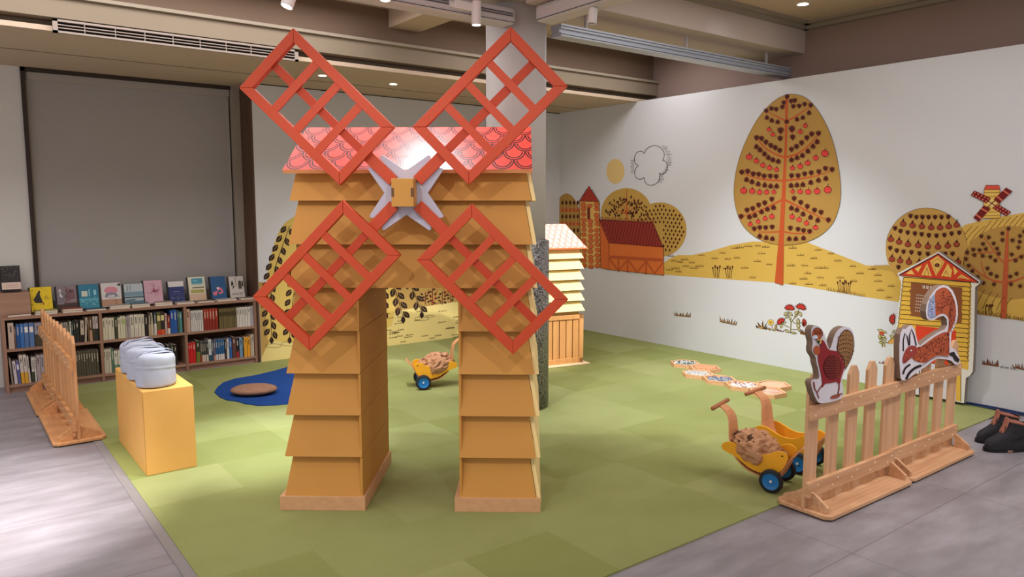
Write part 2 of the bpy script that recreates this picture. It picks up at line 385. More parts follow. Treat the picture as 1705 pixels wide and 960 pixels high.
# ------------------------------------------------------------------ the play windmill
MO = Vector((1.87, 3.34, 0)); MU = Vector((.7803, -.6254, 0)); MV = Vector((.6254, .7803, 0))
MF = (MO, MU, MV)
def millp(x, y, v):                          # photo point on the plane v metres behind the windmill's front
    p = on(x, y, MO+MV*v, MV)-MO; return (p.dot(MU), v, p.z)
M_ochre = mat('ochre_board', (197, 140, 66), .62, .3, noise_amt=.03, noise_scale=4)
M_ochre_lit = mat('ochre_board_lit', (238, 210, 144), .6, .3)  # side boards: light from the right put into a paler ochre
M_plinth = wood('plinth_pine', (208, 160, 118), (196, 146, 106), 0, 8)
M_roof = scales('roof_scales', (196, 62, 52), (60, 14, 18))
M_orange = mat('sail_orange', (194, 70, 36), .5, .35)
M_orange2 = mat('sail_orange_side', (182, 62, 32), .55, .3)
M_star = mat('star_grey', (186, 182, 196), .55, .3)
wm = thing('play_windmill', 'big play windmill with ochre clapboard legs, red scaled roof and four orange lattice sails', 'windmill', MO+MV*.37)
for u0, u1 in ((-.686, -.235), (.236, .686)):
    b = MB(MF)
    b.box(u0, u1, 0, .035, .008, .085).box(u0, u1, .715, .75, .008, .085).box(u0, u0+.03, .035, .715, .008, .085).box(u1-.03, u1, .035, .715, .008, .085)
    b.build('plinth', M_plinth, wm, bevel=.002)
levels = [.05, .30, .522, .742, .965, 1.187, 1.408, 1.628, 1.84]
def hwl(z): return .667-.050*z                 # widths left and right at the boards' lower edges
def hwr(z): return .668-.021*z
V0, V1 = .03, .72
mid = .005
def tier(b, z0, z1, ul, ur, outl, outr, front=True):
    # boards whose lower edge leans outwards; ul/ur at lower edge; outl/outr tell which ends flare
    fl, fi = .0, .043
    ulb, urb = ul, ur
    ult = ul+(.043 if outl else 0); urt = ur-(.043 if outr else 0)
    zt = z1+.012
    # front board, 8 mm thick
    vb, vt = V0-.028, V0+.03
    b.hexa([(ulb, vb, z0), (urb, vb, z0), (urb, vb+.01, z0), (ulb, vb+.01, z0), (ult, vt, zt), (urt, vt, zt), (urt, vt+.01, zt), (ult, vt+.01, zt)])
    vb2, vt2 = V1+.028, V1-.03
    b.hexa([(ulb, vb2-.01, z0), (urb, vb2-.01, z0), (urb, vb2, z0), (ulb, vb2, z0), (ult, vt2-.01, zt), (urt, vt2-.01, zt), (urt, vt2, zt), (ult, vt2, zt)])
    for s, flag, xb, xt in ((-1, outl, ulb, ult), (1, outr, urb, urt)):
        if flag:
            t = -s*.02
            if s > 0: xb, xt = xb+.022, xt+.022
            b.hexa([(xb, vb+.012, z0), (xb+t, vb+.012, z0), (xb+t, vb2-.012, z0), (xb, vb2-.012, z0), (xt, vt+.012, zt), (xt+t, vt+.012, zt), (xt+t, vt2-.012, zt), (xt, vt2-.012, zt)], 1)
for side in (-1, 1):
    b = MB(MF)
    for k in range(5):
        z0 = levels[k] if k else .06
        if side < 0: tier(b, z0, levels[k+1], -hwl(z0), -.247, True, False)
        else: tier(b, z0, levels[k+1], .262, hwr(z0), False, True)
    b.build('leg_siding', [M_ochre, M_ochre_lit], wm)
    # flat inner wall with fine joints
    b = MB(MF); x = -.247 if side < 0 else .262
    for k in range(5):
        z0 = levels[k] if k else .03; b.box(x-(.012 if side < 0 else 0), x+(.012 if side > 0 else 0), V0-.02, V1+.02, z0+.002, levels[k+1]-.001)
    b.build('leg_inner_wall', M_ochre, wm)
b = MB(MF)
for k in range(5, 8): tier(b, levels[k], levels[k+1], -hwl(levels[k]), hwr(levels[k]), True, True)
b.build('upper_siding', [M_ochre, M_ochre_lit], wm)
MB(MF).box(-.56, .56, V0+.05, V1-.05, 1.19, 1.2).build('arch_ceiling', M_ochre, wm)
# gable triangles
b = MB(MF)
for u in (-.545, .585): b.prism([(u, .05, 1.80), (u, .70, 1.80), (u, .375, 2.0)], (.012 if u < 0 else -.012, 0, 0))
b.build('gable', M_ochre, wm)
# roof: two boards meeting at the ridge
def roofboard(b, va, za, vb, zb, uv0, th=.02):
    L = math.hypot(vb-va, zb-za); n = Vector((0, -(zb-za), (vb-va))).normalized()
    if n.z < 0: n = -n
    A = [(-.592, va, za), (.637, va, za), (.63, vb, zb), (-.597, vb, zb)]
    B = [tuple(Vector(p)-n*th) for p in A]
    b.add(A, [(0, 1, 2, 3)], 0, [[(0, uv0), (1.24, uv0), (1.24, uv0+L), (0, uv0+L)]])
    b.add(A+B, [(4, 7, 6, 5), (0, 4, 5, 1), (1, 5, 6, 2), (2, 6, 7, 3), (3, 7, 4, 0)], 1)
b = MB(MF)
roofboard(b, -.07, 1.778, .375, 2.028, 0); roofboard(b, .82, 1.778, .375, 2.028, .03)
b.build('roof', [M_roof, mat('roof_edge', (222, 150, 96), .6, .3)], wm, recalc=False)
# axle block, star plate, hub box
hub = millp(676, 321, -.12); hu, hz = hub[0], hub[2]
MB(MF).box(hu-.05, hu+.05, -.11, .04, hz-.05, hz+.05).build('axle_block', M_ochre, wm)
star = []
pts = []
for k in range(4):
    a0 = pi/4+k*pi/2
    def P2(r, a): return (hu+r*cos(a), hz+r*sin(a))
    t1, t2, sl = a0-radians(11.5), a0+radians(11.5), .026
    d = Vector((cos(a0), sin(a0))); n = Vector((-d.y, d.x)); H2 = Vector((hu, hz))
    pts.append(P2(.106, a0-pi/4))
    for a in (t1-.04, t1, ): pts.append(P2(.212 if a != t1 else .214, a))
    q = H2+d*.20-n*(sl); pts.append((q.x, q.y))
    q = H2+d*.085-n*sl; pts.append((q.x, q.y)); q = H2+d*.085+n*sl; pts.append((q.x, q.y))
    q = H2+d*.20+n*(sl); pts.append((q.x, q.y))
    for a in (t2, t2+.04): pts.append(P2(.212 if a != t2 else .214, a))
MB(MF).prism([(x, -.12, z) for x, z in pts], (0, .018, 0)).build('star_plate', M_star, wm, bevel=.002)
hb = MB(MF).box(hu-.052, hu+.052, -.225, -.12, hz-.066, hz+.066).build('hub_box', M_ochre, wm, bevel=.002)
b = MB(MF)
for s in (-1, 1): b.box(hu+s*.046-.006, hu+s*.046+.006, -.2265, -.21, hz-.02, hz+.022)
b.build('hub_slot', mat('hub_slot', (110, 78, 52), .7, .2), hb)
# sails
SW, SL = .382, .655
def sail(cx, cz, ang):
    d = Vector((cos(ang), 0, sin(ang))); n = Vector((-sin(ang), 0, cos(ang))); c = Vector((cx, 0, cz))
    def bar(b, a0, a1, w0, w1, v0, v1, mitre=None):
        q = [(a0, w0), (a1, w0), (a1, w1), (a0, w1)] if mitre is None else mitre
        P_ = [c+d*p[0]+n*p[1] for p in q]
        b.prism([(p.x, v0, p.z) for p in P_], (0, v1-v0, 0), 0)
    L, W, f = SL/2, SW/2, .046
    vf, vb = -.172, -.132
    g = .0008
    b = MB(MF)
    for s in (-1, 1):
        bar(b, 0, 0, 0, 0, vf, vb, [(-L+g, s*W), (L-g, s*W), (L-f-g, s*(W-f)), (-L+f+g, s*(W-f))])
        bar(b, 0, 0, 0, 0, vf, vb, [(s*L, -W+g), (s*L, W-g), (s*(L-f), W-f-g), (s*(L-f), -W+f+g)])
    fr = b.build('sail_frame', M_orange, wm, bevel=.002)
    b = MB(MF)
    bar(b, -L+.02, L-.02, -.02, .02, vb-.022, vb-.004)
    b.build('sail_spar', M_orange2, fr)
    inner = L-f
    for k in range(1, 4):
        a = -inner+2*inner*k/4
        b = MB(MF); bar(b, a-.019, a+.019, -W+.03, W-.03, vb-.036, vb-.022); b.build('lattice_bar', M_orange, fr)
    r = (Vector((cx-hu, cz-hz))).length
    b = MB(MF); bar(b, -r+.082, -L+.03, -.028, .028, -.14, -.122); b.build('sail_arm', M_orange, fr, bevel=.002)
def cen(l):
    m = [millp(x, y, -.15) for x, y in l]; return sum(p[0] for p in m)/4, sum(p[2] for p in m)/4
for l in ([(487, 50), (399, 148), (571, 306), (659, 212)], [(845, 48), (941, 145), (786, 305), (692, 212)],
          [(571, 337), (666, 427), (520, 577), (423, 492)], [(791, 343), (939, 497), (850, 583), (701, 434)]):
    x, z = cen(l); sail(x, z, math.atan2(z-hz, x-hu))
# ------------------------------------------------------------------ small kiosk behind the column
KD = Vector((.982, -.19, 0)).normalized(); KN = Vector((.19, .982, 0)).normalized()
KR = onz(971, 606); KF = (KR-KD*.86, KD, KN)
M_kwood = wood('kiosk_wood', (206, 152, 92), (186, 130, 76), 2, 8)
M_cream = mat('cream_slat', (250, 226, 150), .6, .3)
M_roof2 = scales('kiosk_roof_scales', (232, 176, 158), (140, 70, 60), .07, .06, .0018)
kk = thing('play_kiosk', 'small play kiosk with cream slats, pink scaled roof and pine crate base, behind the column', 'playhouse', KR-KD*.43+KN*.25)
W_ = .86
MB(KF).box(-.05, W_+.05, -.06, .5, .008, .024).build('base_board', mat('pale_pine', (228, 200, 160), .6, .3), kk, bevel=.006)
b = MB(KF).box(0, W_, 0, .03, .022, .075).box(0, W_, 0, .03, .47, .515).box(W_-.05, W_, 0, .03, .022, .515).box(0, .05, 0, .03, .022, .515)
b.box(W_-.03, W_, .03, .45, .022, .515).box(0, .03, .03, .45, .022, .515).box(0, W_, .42, .45, .022, .515)
b.build('crate_frame', M_kwood, kk, bevel=.003)
for k in range(10):
    x0 = .055+k*.0765; MB(KF).box(x0, x0+.066, .012, .028, .075, .47).build('crate_board', M_kwood, kk)
MB(KF).box(.04, W_-.04, .03, .42, .515, 1.19).build('kiosk_core', mat('kiosk_core', (196, 158, 92), .7, .2), kk)
for k in range(6):
    z0 = .555+k*.106
    b = MB(KF); i = .004*k
    b.hexa([(i, -.025, z0), (W_-i, -.025, z0), (W_-i, -.015, z0), (i, -.015, z0), (i+.03, .022, z0+.088), (W_-i-.03, .022, z0+.088), (W_-i-.03, .032, z0+.088), (i+.03, .032, z0+.088)])
    b.hexa([(W_-i, -.01, z0), (W_-i, .46, z0), (W_-i-.01, .46, z0), (W_-i-.01, -.01, z0), (W_-i-.03, .03, z0+.088), (W_-i-.03, .42, z0+.088), (W_-i-.04, .42, z0+.088), (W_-i-.04, .03, z0+.088)])
    b.build('slat', M_cream, kk)
b = MB(KF)
A = [(-.0, -.05, 1.19), (W_, -.05, 1.19), (W_-.10, .21, 1.42), (.1, .21, 1.42)]
B = [(-.0, .47, 1.19), (W_, .47, 1.19), (W_-.10, .21, 1.42), (.1, .21, 1.42)]
b.add(A, [(0, 1, 2, 3)], 0, [[(0, 0), (W_, 0), (W_-.1, .35), (.1, .35)]]); b.add(B, [(1, 0, 3, 2)], 0, [[(0, 0), (W_, 0), (W_-.1, .35), (.1, .35)]])
b.face([A[1], B[1], A[2]], 0, [(0, 0), (.52, 0), (.26, .3)]); b.face([B[0], A[0], A[3]], 0, [(0, 0), (.52, 0), (.26, .3)])
b.face([A[0], B[0], B[1], A[1]], 1)
b.box(-.0, W_, -.055, -.045, 1.18, 1.193, m=1)
b.build('roof', [M_roof2, mat('kiosk_roof_edge', (214, 110, 60), .6, .3)], kk, recalc=False)
# ------------------------------------------------------------------ yellow box and fabric stools
M_ybox = mat('yellow_plinth', (218, 164, 88), .6, .3, noise_amt=.025, noise_scale=7)
bx = thing('display_plinth', 'yellow rectangular box standing on the carpet with three grey cushions on top', 'plinth', (1.03, 5.15, 0))
MB().box(.885, 1.17, 4.735, 5.58, .008, .518).build('plinth_body', M_ybox, bx, bevel=.004)
b = MB(); b.box(.8842, .8852, 4.7342, 4.736, .01, .516); b.build('corner_joint', mat('joint', (150, 104, 50), .7, .2), bx)
M_cloth = mat('grey_cloth', (170, 173, 186), .85, .2, noise_amt=.03, noise_scale=14, bump=.15, bscale=60)
M_cloth2 = mat('grey_cloth_strap', (150, 152, 168), .85, .2)
def stool(cx, cy, label, seed, h=.2, r=.114, ang=0):
    t = thing('cushion_stool', label, 'cushion', (cx, cy, .52), None)
    rnd = random.Random(seed)
    prof = [(.0, .0), (r*.93, 0), (r, .008)]
    n = 40; pts = []; fs = []
    zs = [0, .006, .03, .06, .09, .10, .112, .122, .14, .165, .182, .194, .2, .202]
    rr = [.96, 1, 1.0, 1.0, .995, .965, 1.02, .975, 1.0, 1.0, .97, .87, .62, .0001]
    wr = [(rnd.uniform(0, 6.28), rnd.uniform(.2, 1)) for _ in range(6)]
    for j, (z, k) in enumerate(zip(zs, rr)):
        for i in range(n):
            a = 2*pi*i/n
            q = k*(1+.012*sin(3*a+wr[0][0])+.008*sin(7*a+z*60+wr[1][0])*(0 if j > 11 else 1))
            tilt = .012*sin(a+wr[2][0])*(1 if 4 <= j <= 7 else 0)
            pts.append((r*q*cos(a), r*.96*q*sin(a), z*h/.2+tilt+(.004*sin(2*a+wr[3][0]) if 9 < j < 13 else 0)))
    for j in range(len(zs)-1):
        for i in range(n): fs.append((j*n+i, j*n+(i+1) % n, (j+1)*n+(i+1) % n, (j+1)*n+i))
    fs.append(tuple(range(n))[::-1])
    b = MB(((cx, cy, .52), (cos(ang), sin(ang), 0), (-sin(ang), cos(ang), 0))); b.add(pts, fs)
    b.build('cushion_body', M_cloth, t, smooth=True, sub=1)
    b = MB(((cx, cy, .52), (cos(ang), sin(ang), 0), (-sin(ang), cos(ang), 0)))
    path = [(-r*.95, 0, h*.86), (-r*.9, 0, h*.99), (-r*.6, .01, h*1.08), (-r*.2, .015, h*1.05), (r*.2, .0, h*1.04), (r*.55, -.01, h*1.1), (r*.88, 0, h*1.04), (r*.97, 0, h*.9)]
    b.ribbon(path, .036, (0, 1, 0), .006); b.build('strap', M_cloth2, t, smooth=True, sub=1)
    b = MB(((cx, cy, .52), (cos(ang), sin(ang), 0), (-sin(ang), cos(ang), 0)))
    b.ribbon([(-r*.9, .0, h*.97), (-r*.3, -.045, h*1.035), (r*.3, -.05, h*1.035), (r*.85, -.02, h*.99), (r*.95, -.012, h*.86)], .03, (0, 1, .1), .005)
    b.build('strap', M_cloth, t, smooth=True, sub=1)
    return t
stool(.992, 4.878, 'grey cloth covered round cushion with a strap, nearest the front edge of the yellow box', 3, ang=.2)
stool(.99, 5.12, 'grey cloth covered round cushion with a raised strap, middle one on the yellow box', 5, ang=-.1)
stool(.995, 5.365, 'grey cloth covered round cushion with a folded strap, hindmost on the yellow box', 9, ang=.5)
# ------------------------------------------------------------------ blue mat with stone cushion
pm = [(357, 652), (362, 644), (372, 636), (390, 630), (425, 624), (455, 617), (480, 610), (500, 605), (530, 603), (560, 610), (575, 628), (560, 650), (530, 664), (500, 669), (462, 673), (430, 674), (408, 671), (395, 667), (378, 665), (366, 660)]
q = [onz(x, y, .016) for x, y in pm]
o = MB().prism([(p.x, p.y, .008) for p in q], (0, 0, .008)).build('blue_mat', mat('blue_felt', (32, 66, 128), .95, .1, noise_amt=.08, noise_scale=8)); tag(o, 'irregular dark blue felt mat like a pond on the carpet beside the left windmill leg', 'mat')
c = onz(427, 655, .03); b = MB(((c.x, c.y+.06, .016), (.82, -.57, 0), (.57, .82, 0)))
pts = []; fs = []
for j in range(9):
    a = -pi/2+pi*j/8
    for i in range(28):
        t = 2*pi*i/28; k = 1+.05*sin(2*t+1)
        pts.append((.185*max(cos(a), .001)**.8*cos(t)*k, .15*max(cos(a), .001)**.8*sin(t)*k, .04+.04*sin(a)))
for j in range(8):
    for i in range(28): fs.append((j*28+i, j*28+(i+1) % 28, (j+1)*28+(i+1) % 28, (j+1)*28+i))
b.add(pts, fs); o = b.build('stone_cushion', mat('stone_brown', (150, 112, 90), .9, .15, noise_amt=.12, noise_scale=25), smooth=True)
tag(o, 'flat oval brown stone-like cushion lying on the blue mat', 'cushion')
# ------------------------------------------------------------------ stepping trays
M_tray = wood('tray_wood', (226, 178, 134), (206, 152, 108), 0, 8)
T5 = Vector((5.54, 3.92, 0)); n1 = Vector((-.0284, -.2705, 0)); n2 = Vector((.22, -.16, 0)); n3 = Vector((.2485, .1106, 0))
T = {5: T5, 7: T5+n1, 4: T5-n1, 6: T5+n2}; T[3] = T[4]-n1; T[2] = T[3]+n3; T[1] = T[2]-n1
def tray(c, label, kind):
    t = thing('stepping_tray', label, 'tray', (c.x, c.y, .008), 'hexagonal sensory stepping trays')
    R, r = .152, .134
    P_ = [(c.x+R*cos(radians(-66+60*k)), c.y+R*sin(radians(-66+60*k))) for k in range(6)]
    Q = [(c.x+r*cos(radians(-66+60*k)), c.y+r*sin(radians(-66+60*k))) for k in range(6)]
    b = MB()
    for k in range(6):
        a0, a1, b0, b1 = P_[k], P_[(k+1) % 6], Q[k], Q[(k+1) % 6]
        b.hexa([(*a0, .008), (*a1, .008), (*b1, .008), (*b0, .008), (*a0, .044), (*a1, .044), (*b1, .044), (*b0, .044)])
    b.build('tray_rim', M_tray, t)
    MB().prism([(x, y, .01) for x, y in Q], (0, 0, .018)).build('tray_bottom', mat('tray_floor_dark', (136, 90, 60), .8, .2) if kind in ('lumps', 'ribs') else M_tray, t)
    rnd = random.Random(hash(kind) % 99 if False else len(kind))
    def inside(x, y, m): return all((x*cos(radians(-36+60*k))+y*sin(radians(-36+60*k))) < r*.866-m for k in range(6))
    if kind in ('dark', 'white', 'slate', 'mixed'):
        cols = dict(dark=[(225, 225, 220), (70, 84, 84), (120, 132, 128)], white=[(206, 204, 200), (180, 178, 172)], slate=[(120, 128, 145), (160, 166, 180), (90, 98, 118)], mixed=[(222, 206, 206), (240, 234, 230), (150, 122, 120)])[kind]
        ms = [mat('pebble_%s' % kind+'abc'[i], c_, .5, .4) for i, c_ in enumerate(cols)]
        b = MB(); nn = 0
        while nn < 130:
            x, y = rnd.uniform(-r, r), rnd.uniform(-r, r)
            if not inside(x, y, .009): continue
            nn += 1; a = rnd.uniform(0, pi); sx, sy = rnd.uniform(.008, .013), rnd.uniform(.006, .009)
            pts = []
            for j, (zz, kk_) in enumerate(((.028, .8), (.036, 1), (.043, .6))):
                for i in range(6):
                    tt = 2*pi*i/6; u, v = sx*kk_*cos(tt), sy*kk_*sin(tt); pts.append((c.x+x+u*cos(a)-v*sin(a), c.y+y+u*sin(a)+v*cos(a), zz))
            f = [(j*6+i, j*6+(i+1) % 6, (j+1)*6+(i+1) % 6, (j+1)*6+i) for j in range(2) for i in range(6)]+[tuple(range(12, 18))]
            b.add(pts, f, rnd.choice(range(len(ms))))
        o = b.build('pebble_filling', ms, t, smooth=True); o['kind'] = 'stuff'
    elif kind in ('lumps', 'ribs'):
        b = MB(); st = .044 if kind == 'lumps' else .026
        n = int(r/st)+1
        for i in range(-n, n+1):
            for j in range(-n, n+1):
                x, y = i*st+(st/2 if j % 2 else 0), j*st*.87
                if inside(x, y, .008): b.lathe([(st*.46, .026), (st*.42, .036+(.008 if kind == 'lumps' else 0)), (st*.25, .044+(.008 if kind == 'lumps' else 0)), (.001, .047+(.008 if kind == 'lumps' else 0))], (c.x+x, c.y+y, 0), 8, cap=False)
        o = b.build('peg_filling', mat('peg_'+kind, (206, 146, 104) if kind == 'lumps' else (226, 176, 144), .6, .3), t, smooth=True); o['kind'] = 'stuff'
    else:
        b = MB()
        for k in range(1, 8):
            rr_ = k*.0165; path = [(c.x+rr_*cos(2*pi*i/24), c.y+rr_*sin(2*pi*i/24), .03) for i in range(25)]
            b.tube(path, .0055, 6)
        b.build('coiled_rope', mat('rope_pinkish', (206, 170, 150), .8, .2), t, smooth=True)
tray(T[1], 'hexagonal wooden tray of white and dark pebbles, farthest from the fence', 'dark')
tray(T[2], 'hexagonal wooden tray of large brown bumps, nearest the mural wall at the far end', 'lumps')
tray(T[3], 'hexagonal wooden tray filled with white pebbles', 'white')
tray(T[4], 'hexagonal wooden tray filled with blue-grey slate pebbles, in the middle of the path', 'slate')
tray(T[5], 'hexagonal wooden tray of pinkish mixed pebbles, joining the slate and coil trays', 'mixed')
tray(T[6], 'hexagonal wooden tray of small pale brown pegs, at the near end towards the mural wall', 'ribs')
tray(T[7], 'hexagonal wooden tray with a flat rope coil, nearest to the carts', 'coil')
# ------------------------------------------------------------------ picket fences
M_pine = wood('fence_pine', (212, 168, 128), (184, 134, 96), 2, 7)
M_pine_x = wood('fence_pine_rail', (208, 162, 122), (180, 130, 92), 0, 7)
M_pine_y = wood('fence_pine_rail_y', (214, 158, 106), (188, 130, 82), 1, 7)
M_pine_z = wood('fence_pine_left', (216, 160, 110), (190, 134, 86), 2, 7)
M_plug = mat('wood_plug', (240, 214, 176), .5, .3)
def fence(O, u, v, L, n, label, mp, mr, H=.735, rails=((.095, .172), (.505, .585)), z0=0., pw=.098, dbl=False, base_w=(.155, .165)):
    # u along the fence, v pointing to the rail side
    fr = (O, u, v)
    t = thing('picket_fence', label, 'fence', Vector(O)+Vector(u)*L/2, 'pine picket fences around the carpet')
    c = .03
    p = [(-.0, base_w[0]-c), (c, base_w[0]), (L-c, base_w[0]), (L, base_w[0]-c), (L, -base_w[1]+c), (L-c, -base_w[1]), (c, -base_w[1]), (0, -base_w[1]+c)]
    MB(fr).prism([(x, y, z0) for x, y in p], (0, 0, .022)).build('base_board', mr, t, bevel=.004)
    zb = z0+.022
    for k in range(n):
        x = .055+(L-.11)*k/(n-1)
        MB(fr).prism([(x-pw/2, -.009, zb), (x+pw/2, -.009, zb), (x+pw/2, -.009, H-.045), (x+pw*.17, -.009, H), (x-pw*.17, -.009, H), (x-pw/2, -.009, H-.045)], (0, .018, 0)).build('picket', mp, t, bevel=.002)
    for a, b_ in rails:
        g = MB(fr).box(0, L, .009, .034, a, b_)
        for k in range(n):
            x = .055+(L-.11)*k/(n-1)
            for dx, dz in ((-.025, .3), (.025, .7)):
                zz = a+(b_-a)*dz
                g.lathe([(.0055, .034), (.005, .0365)], (x+dx, 0, zz), 8, 1, axis='y')
        g.build('rail', [mr, M_plug], t)
    for x in (.03, L-.05):
        for s, d in ((1, base_w[0]-.03), (-1, base_w[1]-.03)):
            y0 = .034 if s > 0 else .009
            MB(fr).prism([(x, s*y0, zb), (x, s*d, zb), (x, s*d, zb+.03), (x, s*(y0+.01), zb+.085), (x, s*y0, zb+.085)], (.02, 0, 0)).build('gusset', mr, t, bevel=.0015)
    return t
fence((3.495, 2.085, 0), (1, -.012, 0), (-.012, -1, 0), .885, 5, 'pine picket fence unit carrying the rooster cutout, nearest the carts', M_pine, M_pine_x, z0=.009)
fence((4.385, 2.085, 0), (1, 0, 0), (0, -1, 0), .87, 5, 'pine picket fence unit carrying the squirrel cutout, nearest the boots', M_pine, M_pine_x, z0=.009)
fence((.665, 5.69, 0), (0, 1, 0), (-1, 0, 0), .92, 5, 'pine picket fence unit at the left, its end facing the yellow box', M_pine_z, M_pine_y, z0=.009)
fence((.655, 6.615, 0), (0, 1, 0), (-1, 0, 0), .9, 5, 'pine picket fence unit at the left, up against the bookshelf', M_pine_z, M_pine_y, z0=.009)
# ------------------------------------------------------------------ painted / printed shapes on flat boards and walls
class Paint:
    """flat printed shapes; photo coordinates are mapped on the board's real plane"""
    def __init__(s, p, n, step=.0010, clamp=None):
        s.p = Vector(p); s.n = Vector(n).normalized(); s.L = {}; s.step = step; s.clamp = clamp; s.order = 0
    def M(s, x, y, lay):
        q = on(x, y, s.p, s.n)
        if s.clamp: q = s.clamp(q)
        return q+s.n*(.0008+lay*s.step)
    def poly(s, pts, c, lay=0):
        s.order = (s.order+1) % 14
        s.L.setdefault(c, []).append([s.M(x, y, lay+s.order*.035) for x, y in pts]); return s
    def ell(s, x, y, rx, ry, c, lay=0, a=0, n=18):
        return s.poly([(x+rx*cos(2*pi*i/n)*cos(a)-ry*sin(2*pi*i/n)*sin(a), y+rx*cos(2*pi*i/n)*sin(a)+ry*sin(2*pi*i/n)*cos(a)) for i in range(n)], c, lay)
    def line(s, pts, w, c, lay=0, w2=None, closed=False):
        if closed: pts = list(pts)+[pts[0]]
        N = len(pts)
        A, B = [], []
        for i, (x, y) in enumerate(pts):
            x0, y0 = pts[max(i-1, 0)]; x1, y1 = pts[min(i+1, N-1)]; d = math.hypot(x1-x0, y1-y0) or 1
            ww = (w if w2 is None else w+(w2-w)*i/(N-1))/2
            nx, ny = -(y1-y0)/d*ww, (x1-x0)/d*ww; A.append((x+nx, y+ny)); B.append((x-nx, y-ny))
        for i in range(N-1): s.poly([A[i], A[i+1], B[i+1], B[i]], c, lay)
        return s
    def leaf(s, x, y, L, W, a, c, lay=0, vein=None):
        ca, sa = cos(a), sin(a); P_ = [(-.5, 0), (-.2, -.42), (.1, -.5), (.35, -.25), (.5, 0), (.35, .25), (.1, .5), (-.2, .42)]
        s.poly([(x+u*L*ca-v*W*sa, y+u*L*sa+v*W*ca) for u, v in P_], c, lay)
        if vein: s.line([(x-.5*L*ca, y-.5*L*sa), (x+.42*L*ca, y+.42*L*sa)], L*.05, vein, lay+1)
        return s
    def build(s, name, parent, cols):
        out = []
        first = None
        mats = []; b = MB()
        for c, fs in s.L.items():
            if c not in mats: mats.append(c)
            for f in fs: b.face(f, mats.index(c))
        s.L = {}
        ms = [cols[c] if c in cols else mat('print_%d_%d_%d' % tuple(c), c, .6, .25) for c in mats]
        return b.build(name, ms, parent, recalc=False)
def smoothpoly(pts, it=2):
    for _ in range(it):
        q = []
        for i in range(len(pts)):
            a, b = pts[i], pts[(i+1) % len(pts)]; q += [(a[0]*.75+b[0]*.25, a[1]*.75+b[1]*.25), (a[0]*.25+b[0]*.75, a[1]*.25+b[1]*.75)]
        pts = q
    return pts
def smoothline(pts, it=2):
    for _ in range(it):
        q = [pts[0]]
        for a, b in zip(pts, pts[1:]): q += [(a[0]*.75+b[0]*.25, a[1]*.75+b[1]*.25), (a[0]*.25+b[0]*.75, a[1]*.25+b[1]*.75)]
        pts = q+[pts[-1]]
    return pts
TAN = (186, 148, 72); TAN2 = (174, 134, 66); FIELD = (204, 166, 78); DK = (72, 26, 16); BR = (128, 60, 34); ORG = (186, 80, 38); RED = (196, 66, 50); BLK = (34, 22, 18)
M_bscale = scales('barn_roof_scales', (178, 66, 52), (74, 16, 20), 1, 1, .05)
# ---- right wall mural
mu = thing('printed_mural', 'long printed countryside mural with apple tree, barn, stone tower and hills on the white wall', 'mural', (XM-.002, 5, 0))
def clampY(q):
    if q.y > YB-.002: q.y = YB-.002
    return q
def PW(): return Paint((XM, 0, 0), (-1, 0, 0), .0009, clampY)
def c1(l): return [(900+x/4.365, 280+y/4.365) for x, y in l]
def ct(l): return [(1180+x/2.743, 140+y/2.743) for x, y in l]
def cr(l): return [(1440+x/4.174, 290+y/4.174) for x, y in l]
rnd = random.Random(11)
# pear bush at the corner
P = PW(); e = [(900+(190+118*cos(a))/4.365, 280+(500+318*sin(a)*(1 if sin(a) < 0 else 1.15))/4.365) for a in [2*pi*i/28 for i in range(28)]]
P.poly(e, TAN2, 0)
for r_, y in enumerate(range(250, 760, 50)):
    for x in range(160, 290, 28):
        (px, py), = c1([(x, y)])
        if r_ % 2 == 0: P.leaf(px, py, 8.5, 4, pi/2, DK, 1)
        else: P.ell(px, py+1, 2.6, 3.4, ORG, 1, n=10); P.line([(px, py-6), (px, py)], 1, ORG, 1)
P.build('pear_bush', mu, {})
# meadow
P = PW()
top = c1([(880, 700), (940, 655), (1000, 630), (1100, 630), (1250, 600), (1484, 545)])[0:5]+ct([(0, 765), (100, 735), (200, 718), (330, 720), (440, 718), (560, 765), (650, 800), (720, 828), (768, 828)])+[(1480, 441), (1530, 430), (1625, 470), (1705, 480), (1790, 480)]
bot = [(1790, 549), (1705, 534), (1625, 522.5), (1497, 502.5), (1434, 493), (1380, 484), (1340, 477), (1289, 470), (1180, 462.5), (1105, 457), (1100, 452)]
P.poly(top+bot, FIELD, 0)
P.build('meadow', mu, {})
P = PW()
def tuft(P, x, y, s=1, c=DK, lay=2, n=5):
    for k in range(n):
        dx = (k-(n-1)/2)*2.0*s; h = (3.4-abs(dx)*.35)*s*rnd.uniform(.8, 1.2)
        P.line([(x+dx, y), (x+dx*1.35, y-h)], .8*s, c, lay, .2)
    P.line([(x-n*1.1*s, y+.3), (x+n*1.2*s, y+.6)], .45, c, lay)
tl = [(1117, 426), (1122, 434), (1132, 436), (1140, 432), (1152, 437), (1115, 449), (1125, 447), (1142, 443), (1156, 446), (1165, 443), (1130, 452), (1168, 425), (1190, 430), (1203, 421), (1212, 431), (1195, 445), (1215, 444), (1232, 412), (1246, 410), (1227, 429), (1262, 409), (1268, 422), (1261, 435), (1281, 440), (1240, 446), (1224, 413), (1210, 447), (1253, 462), (1275, 411),
      (1320, 413), (1333, 425), (1317, 442), (1340, 442), (1355, 430), (1362, 416), (1373, 446), (1384, 422), (1362, 446), (1395, 434), (1420, 443), (1338, 464), (1347, 473), (1366, 462), (1370, 475), (1399, 462), (1432, 455), (1462, 458), (1462, 468), (1484, 476), (1466, 483), (1422, 468), (1480, 495), (1320, 472), (1452, 448), (1345, 455), (1410, 471)]
for x, y in tl: tuft(P, x, y, rnd.uniform(.9, 1.25))
